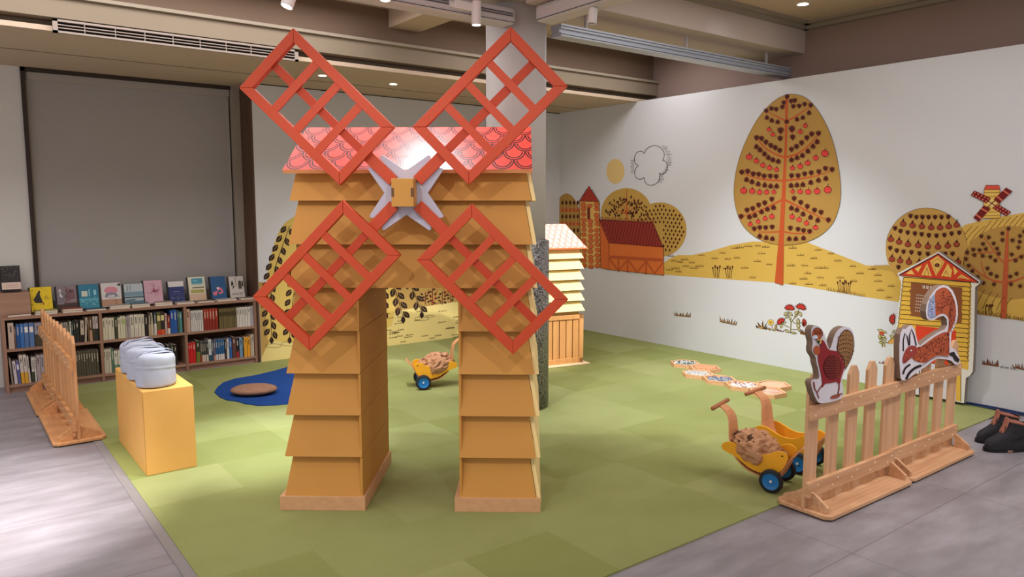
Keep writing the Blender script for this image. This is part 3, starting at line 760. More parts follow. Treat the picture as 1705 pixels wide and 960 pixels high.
for x0, y0 in ((1190, 462), (1211, 463), (1398, 486), (1408, 488)):
    for k in range(4): P.line(smoothline([(x0+k*2.4, y0), (x0+k*3-2, y0-9), (x0+k*4-3, y0-15-k % 2*3)]), .9, DK, 2); P.ell(x0+k*4-3, y0-16-k % 2*3, 1.3, 2, DK, 2, n=8)
for k in range(34): P.line([(1377+k*1.9, 483.2+k*.33), (1377+k*1.9+rnd.uniform(-2, 2), 480-rnd.uniform(1, 4)+k*.33)], .7, DK, 2, .2)
for k in range(12): P.line([(1452+k*4, 448+k*.4), (1459+k*4, 440)], .5, DK, 2)
P.build('grass_marks', mu, {})['kind'] = 'stuff'
# round bushes behind the barn
P = PW()
P.ell(900+625/4.365, 280+330/4.365, 186/4.365, 186/4.365, TAN, 0, n=40)
P.ell(900+868/4.365, 280+445/4.365, 194/4.365, 198/4.365, TAN, 1, n=40)
(bx0, by0), = c1([(628, 370)])
P.line([(bx0, by0), (bx0, by0-50)], 2, ORG, 2, .8)
for dx, dy in ((-30, -14), (-22, -30), (-12, -36), (28, -28), (14, -38), (-18, -12), (20, -20)): P.line([(bx0, by0-8), (bx0+dx*.5, by0-8+dy*.5), (bx0+dx, by0+dy)], 1.3, ORG, 2, .4)
for k in range(95):
    a = rnd.uniform(pi, 2*pi); r_ = math.sqrt(rnd.uniform(.03, .92))*40; x, y = 900+625/4.365+r_*cos(a), 280+330/4.365+r_*sin(a)*.92+6
    P.leaf(x, y, 4.6, 2.6, rnd.uniform(1.2, 2), DK, 3)
for j in range(-6, 7):
    for i in range(-6, 7):
        x, y = 900+868/4.365+i*6.6+(3.3 if j % 2 else 0), 280+445/4.365+j*6.6+abs(i)*.6
        if ((x-1098.9)/42)**2+((y-382)/42)**2 < .93 and (x > 1078 or y < 366) and not (x < 1105 and y > 372): P.leaf(x, y, 5.4, 3, 1.57+.05*i, DK, 3)
P.build('round_bush', mu, {})
# tower
P = PW()
P.poly(c1([(285, 240), (430, 240), (440, 722), (298, 715)]), (222, 176, 96), 3)
sx = [(x, y) for y in range(262, 712, 37) for x in (312, 360, 408)]
for i, (x, y) in enumerate(sx):
    x += rnd.uniform(-3, 3)+(y-240)*.02; y += rnd.uniform(-4, 4)+(10 if i % 3 == 1 else 0)
    if 325 < x < 372 and 290 < y < 375: continue
    (px, py), = c1([(x, y)])
    rx, ry = rnd.uniform(3.9, 4.7), rnd.uniform(3.2, 3.9)
    P.ell(px, py, rx+.5, ry+.5, (90, 34, 20), 4, n=9, a=rnd.uniform(-.2, .2)); P.ell(px, py, rx, ry, (206, 104, 54), 5, n=9)
P.poly(c1([(342, 285), (362, 285), (364, 372), (342, 370)]), (120, 44, 28), 6)
P.line(c1([(285, 240), (298, 715), (440, 722), (430, 240)]), .7, DK, 6)
P.poly(c1([(355, 130), (427, 242), (285, 240)]), RED, 6); P.line(c1([(355, 130), (427, 242), (285, 240)]), .8, DK, 8, closed=True)
for j in range(6):
    y = 160+j*15; hwid = (y-130)*.62
    n_ = max(1, int(hwid/9))
    for i in range(-n_, n_+1):
        if abs(i*18+(9 if j % 2 else 0)) < hwid: (px, py), = c1([(355+i*18+(9 if j % 2 else 0), y)]); P.line([(px-2, py-2), (px-1.4, py+.6), (px, py+1.4), (px+1.4, py+.6), (px+2, py-2)], .6, DK, 7)
P.build('stone_tower', mu, {})
# barn
P = PW()
P.poly(c1([(434, 385), (500, 540), (503, 736), (440, 725)]), (206, 104, 46), 7)
P.poly(c1([(500, 538), (895, 568), (900, 776), (503, 736)]), (212, 110, 50), 7)
P.poly(c1([(505, 632), (898, 655), (898, 680), (505, 655)]), (178, 84, 42), 8)
for x in (505, 570, 640, 705, 770, 830): P.line(c1([(x, 655+(x-505)*.06), (x+62, 742+(x-505)*.09)]) if x in (505, 640, 770) else c1([(x+62, 665+(x-505)*.06), (x, 740+(x-505)*.09)]), 2.6, (178, 84, 42), 8)
for x in (570, 636, 770): P.line(c1([(x, 655), (x, 745+(x-505)*.09)]), 2.6, (178, 84, 42), 8)
P.line(c1([(500, 540), (503, 736), (900, 776), (895, 568)]), .7, DK, 9); P.line(c1([(434, 385), (440, 725), (503, 736)]), .7, DK, 9)
P.build('barn_wall', mu, {})
P = PW()
A, B_, C_, D_ = c1([(430, 372), (820, 393), (895, 572), (500, 540)])
P.poly([A, B_, C_, D_], (184, 68, 56), 9)
def bil(u, v): return (A[0]*(1-u)*(1-v)+B_[0]*u*(1-v)+C_[0]*u*v+D_[0]*(1-u)*v, A[1]*(1-u)*(1-v)+B_[1]*u*(1-v)+C_[1]*u*v+D_[1]*(1-u)*v)
for j in range(10):
    for i in range(18):
        u = (i+(.5 if j % 2 else 0))/18
        if u > .99: continue
        for k_, wv in ((1, .7), (.6, .5)):
            P.line([bil(min(1, max(0, u+k_*.5/18*cos(t)+.5/18)), min(1, (j+k_*sin(t))/10)) for t in [pi*q_/6 for q_ in range(7)]], wv, (70, 12, 18), 10)
P.line([A, B_, C_, D_], .8, (60, 12, 14), 11, closed=True)
for i in range(9):
    x = 445+i*46; y = 368+i*2.4; P.line(c1([(x-16, y+4), (x-10, y-12), (x+10, y-12), (x+16, y+4)]), 1.1, (150, 44, 36), 11)
P.build('barn_roof', mu, {})
# apple tree
P = PW()
egg = ct([(385, 42), (450, 60), (510, 130), (560, 230), (592, 350), (607, 480), (600, 560), (570, 640), (510, 695), (440, 725), (345, 738), (250, 720), (180, 675), (140, 620), (118, 540), (115, 470), (130, 370), (165, 270), (215, 170), (270, 100), (330, 55)])
P.poly(smoothpoly(egg), TAN2, 4)
P.line(smoothpoly(egg), .6, (96, 72, 34), 5, closed=True)
P.build('tree_crown', mu, {})
P = PW()
P.poly(ct([(352, 60), (364, 60), (358, 300), (352, 520), (345, 700), (342, 918), (303, 906), (322, 700), (334, 520), (348, 300)]), ORG, 6)
br = [([(358, 170), (310, 148), (265, 122)], 9), ([(358, 170), (410, 140), (470, 98)], 9), ([(350, 335), (300, 318), (250, 285), (222, 245)], 11), ([(350, 335), (410, 318), (460, 280), (505, 225)], 11),
      ([(348, 440), (260, 438), (190, 420), (150, 402)], 10), ([(348, 440), (430, 432), (510, 415), (575, 390)], 10), ([(342, 525), (270, 562), (200, 590), (145, 608)], 11), ([(342, 525), (420, 562), (490, 598), (560, 628)], 11),
      ([(335, 672), (290, 676), (225, 674)], 9), ([(335, 672), (400, 684), (480, 678)], 9)]
for l, w_ in br: P.line(ct(smoothline(l)), w_/2.743, ORG, 5, .8)
P.build('tree_trunk', mu, {})
P = PW()
def aleaf(x, y, s=1, a=-pi/2):
    (px, py), = ct([(x, y)]); P.leaf(px, py, 11.5*s, 9*s, a, (150, 78, 40), 6); P.leaf(px, py, 9.5*s, 6*s, a, (84, 26, 22), 7)
    ca, sa = cos(a), sin(a)
    for t in (-.25, 0, .25):
        for sd in (-1, 1): P.line([(px+t*8*ca*s, py+t*8*sa*s), (px+(t+.22)*8*ca*s-sd*4.6*sa*s, py+(t+.22)*8*sa*s+sd*4.6*ca*s)], .8, (60, 16, 16), 8)
def rowl(l, s=1, a=-pi/2):
    for x, y in l: aleaf(x, y, s, a)
rowl([(360, 57), (345, 85), (378, 78), (395, 75), (288, 112), (310, 115), (338, 105), (265, 122), (388, 102), (415, 100), (440, 92), (468, 97)], .85)
rowl([(268, 152), (290, 165), (317, 172), (405, 160), (432, 152), (460, 130), (358, 170)], .85, pi/2)
rowl([(330, 212), (382, 205)], 1.2); rowl([(328, 248), (385, 242)])
rowl([(220, 245), (243, 248), (263, 265), (285, 280), (305, 290), (326, 303), (380, 298), (403, 285), (426, 268), (450, 245), (472, 228), (503, 225)], .95)
rowl([(220, 285), (237, 300), (257, 318), (275, 335), (295, 345), (320, 352), (380, 345), (405, 335), (430, 325), (455, 305), (478, 283), (497, 262)], .95, pi/2)
rowl([(153, 402), (180, 398), (205, 410), (230, 412), (255, 420), (283, 420), (310, 422), (380, 418), (410, 418), (440, 410), (470, 405), (505, 400), (535, 385), (565, 390)], .95)
rowl([(175, 435), (200, 445), (228, 455), (258, 460), (285, 465), (312, 465), (378, 462), (405, 460), (432, 458), (468, 448), (503, 438), (537, 430)], .95, pi/2)
rowl([(290, 525), (258, 542), (230, 552), (203, 568), (177, 575), (150, 604), (392, 522), (422, 540), (452, 558), (485, 575), (515, 585), (548, 620)], .95)
rowl([(188, 605), (213, 598), (243, 582), (270, 570), (298, 562), (380, 565), (405, 573), (433, 592), (467, 607), (500, 620)], .95, pi/2)
rowl([(210, 660), (235, 655), (262, 655), (292, 652), (375, 657), (410, 662), (435, 668), (463, 672)], .9)
rowl([(235, 693), (265, 700), (293, 705), (370, 705), (400, 705), (435, 702)], .9, pi/2)
P.build('tree_leaf', mu, {})['kind'] = 'stuff'
P = PW()
def apple(x, y, s=1):
    (px, py), = ct([(x, y)]); s *= 1.1
    P.ell(px, py, 5.2*s, 5*s, (196, 156, 84), 8, n=12)
    P.ell(px, py, 4.6*s, 4.2*s, (70, 16, 18), 9, n=12); P.ell(px, py, 3.9*s, 3.5*s, (206, 62, 54), 10, n=12); P.line([(px, py-2*s), (px+1, py-6*s)], 1, (70, 16, 18), 11)
for a in [(278, 207, .85), (295, 230, .85), (420, 217, .85), (443, 190, .85), (187, 332, 1.15), (220, 350), (250, 370), (280, 382), (312, 390, .9), (385, 383, .9), (420, 375, 1.05), (454, 360, 1.05), (491, 337, 1.05), (533, 316, 1.35),
          (162, 486, 1.25), (201, 488, 1.1), (235, 493), (267, 493, .95), (300, 492, .85), (385, 490, .8), (420, 490), (457, 491, 1.1), (497, 489, 1.2), (546, 482, 1.4),
          (192, 639, .9), (228, 627, .85), (260, 613, .9), (291, 604, 1), (383, 605, 1), (415, 618, .95), (449, 634, .95), (490, 654, 1)]: apple(*a)
P.build('apple', mu, {})['kind'] = 'stuff'
# right part: ploughed hill, pear bush, round tree, little windmill
P = PW()
P.poly(cr([(600, 420), (700, 350), (800, 325), (940, 295), (1106, 268), (1400, 220), (1400, 1000), (600, 800)]), (206, 166, 80), 1)
for k in range(16):
    x = 640+k*45; P.line(cr(smoothline([(x, 500-k*10), (x+45, 430-k*10), (x+105, 345-k*8 if k > 2 else 360)])), .8, (96, 56, 26), 2)
for k in range(5): x = 780+k*48; P.line(cr(smoothline([(x-10, 930+k*6), (x+25, 850+k*8), (x+55, 800+k*14)])), .8, (96, 56, 26), 6)
P.build('ploughed_hill', mu, {})
P = PW()
P.poly([(1543+68*cos(a), 414+68*sin(a)) for a in [2*pi*i/40 for i in range(40)]], (188, 146, 74), 3)
P.line([(1543+68*cos(a), 414+68*sin(a)) for a in [2*pi*i/40 for i in range(21, 40)]], .6, (110, 76, 36), 4)
def bl_(x, y):
    (px, py), = cr([(x, y)]); P.leaf(px, py, 9, 6.5, -pi/2, DK, 5)
    for sd in (-1, 1):
        for t in (-2, 0, 2): P.line([(px, py+t), (px+sd*4, py+t-2)], .8, DK, 6)
for l in ([(320, 290), (360, 298), (402, 298), (445, 298), (490, 298), (535, 298), (582, 296)], [(212, 375), (250, 395), (300, 405), (350, 412), (397, 417), (447, 424), (500, 427), (555, 422), (605, 412), (658, 406)],
          [(178, 512), (224, 530), (271, 538), (325, 542), (382, 550), (440, 553), (560, 553), (612, 552)], [(236, 645)]):
    for p_ in l: bl_(*p_)
def pear(x, y, s=1):
    (px, py), = cr([(x, y)]); P.ell(px, py, 5.6*s, 4.6*s, (70, 22, 14), 5, n=12); P.ell(px, py-4*s, 2.2*s, 3.6*s, (70, 22, 14), 5, n=8); P.ell(px, py, 4.8*s, 3.8*s, (150, 62, 42), 6, n=12); P.line([(px, py-6*s), (px+1.5, py-10*s)], .9, DK, 6)
for l in ([(268, 345), (333, 355), (398, 362), (463, 370), (525, 370), (585, 362), (640, 352)], [(183, 452), (240, 470), (302, 487), (372, 494), (440, 502), (510, 504), (578, 497), (640, 487)], [(190, 590), (247, 600), (308, 610), (380, 618), (650, 610)]):
    for p_ in l: pear(*p_)
P.build('pear_bush', mu, {})
P = PW()
P.poly([(1683+79*cos(a), 437+61*sin(a)) for a in [2*pi*i/44 for i in range(44)]], TAN2, 3)
P.poly(cr([(988, 370), (1002, 370), (1000, 650), (985, 1003), (944, 1000), (965, 650)]), (180, 84, 48), 6)
for l, w_ in (([(965, 615), (920, 560), (870, 490), (830, 440)], 3), ([(890, 540), (820, 545), (740, 555)], 2), ([(955, 750), (880, 735), (800, 690), (740, 630)], 4), ([(850, 720), (820, 660), (812, 600)], 2.4), ([(985, 605), (1060, 585), (1150, 540)], 3), ([(985, 750), (1080, 730), (1200, 660)], 4)): P.line(cr(smoothline(l)), w_, (180, 84, 48), 5, 1)
def tl_(x, y, a):
    (px, py), = cr([(x, y)])
    P.ell(px, py, 3.2, 3.2, (96, 48, 26), 7, n=8)
    for k in range(-2, 3): P.line([(px, py), (px+5.2*cos(a+k*.6), py+5.2*sin(a+k*.6))], 1.5, DK, 8, .5)
for i, p_ in enumerate([(1000, 380), (812, 432), (862, 440), (960, 412), (960, 458), (1030, 460), (1080, 430), (1078, 470), (825, 485), (898, 482), (755, 525), (800, 528), (845, 520), (922, 518), (935, 552), (716, 545), (1070, 510), (765, 562), (820, 568), (875, 575), (910, 600), (705, 590), (1022, 558), (1048, 600), (1090, 575), (725, 635), (855, 655), (752, 672), (878, 692), (918, 710), (785, 715), (825, 755), (900, 765), (1013, 712), (1058, 692), (1018, 765), (1082, 778), (1110, 400), (1140, 470), (1150, 600), (1170, 690), (1160, 760)]): tl_(*p_, -pi/2+rnd.uniform(-.6, .6))
P.build('round_tree', mu, {})
P = PW()
P.poly(cr([(832, 105), (942, 105), (940, 190), (945, 300), (815, 308), (828, 210)]), (218, 178, 86), 7)
for y in (128, 155, 180, 232, 262, 288, 306): P.line(cr([(826, y), (942, y-2)]), .6, DK, 8)
P.line(cr([(832, 105), (828, 210), (815, 308)]), .6, DK, 8); P.line(cr([(942, 105), (940, 190), (945, 300)]), .6, DK, 8)
P.poly(cr([(845, 76), (935, 76), (944, 106), (830, 106)]), (206, 76, 56), 8); P.line(cr([(845, 76), (935, 76), (944, 106), (830, 106)]), .8, DK, 9, closed=True)
P.poly(cr([(845, 210), (885, 165), (925, 205), (885, 235)]), (226, 196, 120), 9)
for A4 in ([(765, 112), (880, 165), (850, 202), (738, 145)], [(985, 92), (1030, 118), (935, 205), (900, 172)], [(830, 215), (878, 240), (795, 330), (757, 300)], [(925, 205), (1020, 262), (985, 290), (890, 235)]):
    P.poly(cr(A4), (110, 22, 22), 10)
    a_, b_, c_, d_ = cr(A4)
    for i in range(5):
        for j in range(2):
            u, v = (i+.5)/5, (j+.5)/2
            x = a_[0]*(1-u)*(1-v)+b_[0]*u*(1-v)+c_[0]*u*v+d_[0]*(1-u)*v; y = a_[1]*(1-u)*(1-v)+b_[1]*u*(1-v)+c_[1]*u*v+d_[1]*(1-u)*v
            P.ell(x, y, 1.5, 1.5, (214, 110, 84), 11, n=6)
P.line(cr([(855, 180), (920, 225)]), 1.4, (110, 22, 22), 11); P.line(cr([(915, 175), (850, 235)]), 1.4, (110, 22, 22), 11)
P.build('little_windmill', mu, {})
P = PW()
for k in range(46):
    x = 1625+k*3.3; y = 521.5+k*.51
    if 1668 < x < 1676: continue
    P.line(smoothline([(x, y), (x+rnd.uniform(-3, 0), y-4), (x+rnd.uniform(-3, 5), y-rnd.uniform(4, 9))]), 1.4, DK, 8, .4)
for x0 in (1643, 1648, 1652): P.line(smoothline([(x0, 523), (x0-1, 515), (x0+rnd.uniform(-4, 6), 508)]), 1.2, DK, 8); P.ell(x0+1, 508, 1.6, 2.4, DK, 8, n=8)
P.build('grass_marks', mu, {})['kind'] = 'stuff'
# ---- separate wall prints
def decal(name, label, cat, P, loc):
    o = P.build(name, None, {}); return tag(o, label, cat)
P = PW(); P.ell(1024.7, 285, 15, 20.6, (216, 184, 120), 1, n=30); decal('sun_print', 'plain pale yellow oval sun printed on the wall left of the cloud', 'wall print', P, 0)
P = PW()
def cc_(l): return [(1000+x/8.73, 220+y/8.73) for x, y in l]
out = []
for cx_, cy_, r_, a0, a1 in ((575, 385, 85, 165, 305), (785, 335, 150, 195, 385), (895, 505, 90, -70, 110), (740, 650, 118, -12, 185), (580, 590, 88, 45, 235)): out.append([(cx_+r_*cos(radians(a0+(a1-a0)*i/14)), cy_+r_*1.02*sin(radians(a0+(a1-a0)*i/14))) for i in range(15)])
out[0] = [(550, 480), (505, 455), (492, 400), (500, 340), (530, 290), (580, 270), (620, 285), (633, 310)]
out[1] = [(633, 310), (660, 250), (720, 205), (790, 188), (860, 210), (920, 275), (932, 340), (905, 408)]
out[2] = [(905, 408), (950, 420), (975, 480), (965, 550), (930, 600), (885, 618), (858, 590)]
out[3] = [(858, 590), (862, 660), (845, 715), (800, 755), (730, 775), (670, 755), (640, 710), (632, 655)]
out[4] = [(632, 655), (590, 688), (530, 675), (495, 620), (500, 540), (550, 480)]
for l in out: P.line(cc_(smoothline(l)), .9, (46, 38, 38), 1)
for k in range(20): y = 200+k*21; x = 860+110*sin((k+1)/21*pi)*.9; P.line(cc_([(x+10, y), (x+70+rnd.uniform(-15, 25), y-8+rnd.uniform(-8, 8))]), .5, (60, 52, 52), 1)
for k in range(6): y = 625+k*20; P.line(cc_([(860-k*5, y), (930-k*4+rnd.uniform(-20, 20), y+4)]), .5, (60, 52, 52), 1)
for k in range(10): y = 405+k*20; P.line(cc_([(490, y), (435+rnd.uniform(-6, 14), y+rnd.uniform(-8, 8))]), .5, (60, 52, 52), 1)
decal('cloud_print', 'line drawn cloud with hatched edges printed on the wall beside the sun', 'wall print', P, 0)
def grass(P, x0, x1, y0, y1, n, h, c=(120, 84, 34), c2=DK):
    for k in range(n):
        t = (k+.5)/n; x = x0+(x1-x0)*t; y = y0+(y1-y0)*t; hh = h*rnd.uniform(.5, 1); dx = rnd.uniform(-3, 3)+(t-.5)*5
        P.poly([(x-1.9, y+.3), (x+dx, y-hh), (x+1.9, y+.3)], c2, 1); P.poly([(x-.8, y), (x+dx*.7, y-hh*.7), (x+.9, y)], c, 2)
for lab, a in (('small grass tuft printed low on the wall nearest the corner', (1124, 1150, 525, 527.5, 8, 9)), ('small grass tuft printed low on the wall, second from the corner', (1199, 1226, 535.5, 541, 8, 11)),
               ('grass tuft printed on the wall left of the small signature', (1636, 1663, 606, 610, 9, 13)), ('grass tuft printed on the wall right of the small signature, at the picture edge', (1688, 1712, 612, 617, 8, 12))):
    P = PW(); grass(P, *a, c=(170, 130, 56) if a[0] < 1600 else (156, 104, 66)); o = decal('grass_print', lab, 'wall print', P, 0); o['group'] = 'grass tufts printed on the white wall'
# signature
def text(body, px, py, hpx, X, label, cat, c, name, parent=None, squeeze=1.0, shear=0):
    cu = bpy.data.curves.new(name, 'FONT'); cu.body = body; p = onx(px, py, X); q = onx(px, py-hpx, X); cu.size = (q-p).length*1.45
    cu.shear = shear
    o = bpy.data.objects.new(name, cu); COL.objects.link(o)
    p.x -= .0012
    o.matrix_world = Matrix(((0, 0, -1, p.x), (-1, 0, 0, p.y), (0, 1, 0, p.z), (0, 0, 0, 1)))
    bpy.context.view_layer.update()
    cu.materials.append(mat('ink_%d' % c[0], c, .7, .2))
    dg = bpy.context.evaluated_depsgraph_get(); dg.update(); me = bpy.data.meshes.new_from_object(o.evaluated_get(dg)); mw = o.matrix_world.copy(); bpy.data.objects.remove(o); o = bpy.data.objects.new(name, me); COL.objects.link(o); o.matrix_world = mw
    if parent: WORLD[o.name] = p; o.parent = parent; o.matrix_parent_inverse = Matrix.Translation(-WORLD[parent.name])
    else: tag(o, label, cat)
    return o
text('alive Inc.', 1665, 612, 5, XM, 'small black handwritten style signature printed between two grass tufts', 'wall print', (52, 42, 38), 'signature_print')
# flowers
def cf(l): return [(1240+x/12, 490+y/12) for x, y in l]
P = PW()
GO = (120, 112, 60); LG = (196, 184, 132)
for pts in ([(240, 680), (215, 600), (285, 650)], [(290, 685), (250, 535), (335, 640)], [(320, 690), (365, 505), (385, 690)], [(370, 690), (440, 550), (420, 690)], [(400, 700), (455, 620), (445, 705)]): P.poly(cf(pts), (74, 54, 22), 1)
for pts in ([(330, 688), (345, 560), (362, 690)], [(300, 685), (280, 600), (325, 680)]): P.poly(cf(pts), (190, 140, 60), 2)
P.ell(*cf([(522, 555)])[0], 5.4, 5, (122, 92, 30), 1); P.ell(*cf([(522, 555)])[0], 4.7, 4.3, (214, 186, 92), 2); P.ell(*cf([(522, 555)])[0], 2, 1.8, (170, 104, 40), 3)
P.line(cf([(540, 610), (560, 700)]), 1, BR, 1)
for x, y, L, W, a in ((495, 690, 8, 4, .3), (600, 705, 9, 4, -.2), (625, 640, 9, 5, 1.6)): q = cf([(x, y)])[0]; P.leaf(*q, L, W, a, (70, 56, 30), 1); P.leaf(*q, L*.75, W*.6, a, (168, 142, 82), 2)
P.line(cf(smoothline([(915, 775), (925, 650), (930, 560), (900, 480), (870, 400), (885, 320)])), 2, GO, 1, 1); P.line(cf(smoothline([(930, 560), (980, 480), (1060, 420), (1080, 300)])), 1.6, GO, 1)
P.line(cf(smoothline([(900, 660), (820, 625), (750, 580), (720, 540)])), 1.3, GO, 1); P.line(cf(smoothline([(930, 690), (1010, 705), (1080, 690), (1090, 580)])), 1.3, GO, 1); P.line(cf([(960, 540), (1000, 575), (1060, 575), (1150, 560)]), 1.2, GO, 1)
for x, y, L, W, a in ((820, 380, 9, 5.5, 2.4), (920, 385, 10, 5.5, .8), (840, 440, 8, 5, 2), (1030, 360, 8, 6, .2), (1115, 390, 10, 6, 1.2), (1020, 420, 7, 4, 2.6), (1070, 530, 10, 7, 1.6), (1075, 620, 10, 7, 1.4), (735, 625, 9, 5, 1.9), (800, 560, 7, 3.5, -.3), (850, 730, 10, 5, .6), (980, 765, 11, 4.5, .2), (1090, 700, 9, 4, 1.6), (905, 470, 8, 4.5, .9)):
    q = cf([(x, y)])[0]; P.leaf(*q, L, W, a, (72, 60, 36), 2); P.leaf(*q, L*.78, W*.68, a, LG, 3); P.line([(q[0]-L*.35*cos(a), q[1]-L*.35*sin(a)), (q[0]+L*.35*cos(a), q[1]+L*.35*sin(a))], .5, (90, 76, 40), 4)
def bloom(P, x, y, r_, a0, cf_=cf):
    q = cf_([(x, y)])[0]
    for k in range(7):
        a = a0+(k-3)*.42; P.leaf(q[0]+r_*.45*cos(a), q[1]+r_*.45*sin(a), r_, r_*.42, a, (92, 20, 18), 5); P.leaf(q[0]+r_*.45*cos(a), q[1]+r_*.45*sin(a), r_*.7, r_*.24, a, (178, 50, 40), 6)
bloom(P, 900, 300, 10.5, -pi/2+.1); bloom(P, 1120, 285, 11, -pi/2+.25); bloom(P, 745, 560, 9.5, -2.2); bloom(P, 1160, 560, 8, 0); bloom(P, 1165, 560, 7, .2)
grass(P, 1333, 1345, 555, 558, 5, 12); grass(P, 1294, 1304, 550, 552, 4, 5)
decal('flower_print', 'printed clump of red flowers with leafy stems on the wall left of the rooster', 'wall print', P, 0)
P = PW()
def ch(l): return [(1440+x/12, 520+y/12) for x, y in l]
bloom(P, 600, 130, 11, pi+.1, ch); P.ell(*ch([(340, 410)])[0], 4.6, 3.2, (196, 74, 52), 2)
for x, y, L, W, a in ((320, 360, 13, 5, .3), (400, 385, 9, 3.6, .5), (300, 480, 10, 5, 1.6), (370, 480, 9, 5, .2), (330, 540, 8, 4, 2), (400, 530, 8, 4, -.3), (320, 600, 8, 4, .4), (400, 590, 8, 4, .1), (380, 640, 9, 4, 1), (570, 380, 8, 3.5, -.9), (540, 470, 9, 5, .1), (560, 500, 8, 3, 0)):
    q = ch([(x, y)])[0]; P.leaf(*q, L, W, a, (66, 60, 30), 2); P.leaf(*q, L*.75, W*.6, a, (196, 182, 116), 3)
P.poly(ch([(450, 610), (520, 530), (600, 480), (620, 640)]), (214, 158, 78), 1); P.line(ch([(350, 690), (345, 560), (320, 450)]), 1.2, GO, 4); P.line(ch([(450, 610), (520, 530), (600, 480)]), .6, DK, 4)
decal('flower_print', 'printed sprig with striped leaves and a red bud on the wall beside the house board', 'wall print', P, 0)
P = PW(); grass(P, 1464, 1474, 604, 605, 3, 6, c=(190, 90, 60)); decal('flower_print', 'tiny reddish print low on the wall between the rooster and the house board', 'wall print', P, 0)
# ---- back wall print (willow and pond)
bw = thing('willow_mural', 'printed willow and pond scene on the back wall seen under and beside the windmill', 'mural', (4.0, YB-.002, 0))
def clampX(q):
    if q.x < 2.552: q.x = 2.552
    if q.x > XM-.003: q.x = XM-.003
    if q.z < .009: q.z = .009
    return q
def PB(): return Paint((0, YB, 0), (0, -1, 0), .0009, clampX)
CREAM = (216, 196, 126)
P = PB()
P.poly([(415, 470.5), (640, 463), (930, 452), (933, 546), (760, 563), (640, 578), (429, 606), (427, 520)], (176, 142, 78), 0)
P.poly([(429, 606), (433, 596), (446, 572), (455, 560), (640, 520), (688, 513), (770, 500), (933, 480), (933, 546), (760, 563), (640, 578)], CREAM, 1)
P.build('ground', bw, {})
P = PB()
e = [(487, 362), (472, 372), (462, 390), (452, 420), (446, 450), (443, 480), (442, 510), (443, 540), (446, 575), (650, 556), (660, 500), (650, 440), (640, 400), (615, 365), (570, 335), (520, 340)]
P.poly(smoothpoly(e, 1), (206, 176, 92), 2); P.build('willow_crown', bw, {})
P = PB(); LF = (46, 26, 22)
def frond(x, y, tx, ty, n, s=1.0, bend=0):
    prev = (x, y)
    for k in range(n):
        t = (k+.5)/n; px = x+(tx-x)*t+bend*sin(t*pi); py = y+(ty-y)*t
        a = math.atan2(ty-y, tx-x)
        for sd in (-1, 1):
            P.leaf(px+sd*7*s, py+(3 if sd > 0 else -2), 15.5*s, 9.2*s, a+sd*-.5, LF, 4)
            q = (px+sd*7*s, py+(3 if sd > 0 else -2)); aa = a+sd*-.5
            P.line([(q[0]-5*s*cos(aa), q[1]-5*s*sin(aa)), (q[0]+4*s*cos(aa), q[1]+4*s*sin(aa))], .45, (190, 160, 90), 5)
    P.line(smoothline([(x, y), ((x+tx)/2+bend, (y+ty)/2), (tx, ty)]), 1, LF, 3); P.leaf(tx, ty+4, 13*s, 7.4*s, pi/2, LF, 4)
frond(482, 376, 452, 562, 12, .95, -18); frond(507, 400, 482, 562, 10, .95, -6)
frond(535, 380, 520, 560, 11, .95, 6); frond(560, 380, 556, 565, 11, .95, 6); frond(590, 380, 596, 560, 11, .95, 6); frond(618, 400, 634, 528, 8, .95, 8)
frond(646, 450, 671, 528, 5, 1.0, 2); frond(672, 450, 702, 520, 4, .95, 2)
P.build('willow_frond', bw, {})['kind'] = 'stuff'
P = PB()
for x, y, h in ((708, 506, 20), (720, 508, 30), (736, 507, 22), (750, 503, 22), (790, 500, 24), (830, 495, 22), (870, 490, 26)):
    P.line([(x, y), (x, y-h)], 1.2, (110, 44, 26), 3)
    for k in range(7): P.leaf(x+(-1 if k % 2 else 1)*rnd.uniform(2, 6), y-4-k*h/8, 5.4, 3.2, rnd.uniform(-1, 1), (64, 30, 26), 4)
for dx in (-1, 1): P.line(smoothline([(720, 506), (720+dx*4, 495), (720+dx*8, 482)]), 1.5, (176, 92, 44), 3)
P.line(smoothline([(742, 490), (738, 480), (732, 468)]), 1.4, (196, 90, 40), 3); P.line(smoothline([(742, 490), (745, 482), (752, 474)]), 1.2, (196, 90, 40), 3)
for k in range(60): x = 700+k*3.6; y = 510-(x-700)*.12; P.line([(x, y), (x+rnd.uniform(-2, 2), y-rnd.uniform(1.5, 5))], .7, (64, 30, 26), 3)
P.build('pond_plants', bw, {})['kind'] = 'stuff'
P = PB()
for k in range(120):
    x = rnd.uniform(470, 925); y = rnd.uniform(512, 572); lim0, lim1 = 520-(x-640)*.12, 573-(x-646)*.1
    if not (lim0 < y < lim1): continue
    L = rnd.uniform(8, 18); P.line([(x, y), (x+L, y-L*.13)], .5, (60, 48, 30), 3)
    for i in range(3): P.line([(x+L*.3*(i+.5), y-.6-L*.13*.3*(i+.5)), (x+L*.3*(i+.5)+1.4, y-2.6)], .7, (40, 26, 20), 3)
for x, y, rx in ((702, 530, 12), (455, 575, 13), (482, 572, 14), (716, 526, 7)): P.line([(x+rx*cos(2*pi*i/20), y+rx*.25*sin(2*pi*i/20)) for i in range(21)], .5, (60, 48, 30), 3)
P.build('water_marks', bw, {})['kind'] = 'stuff'
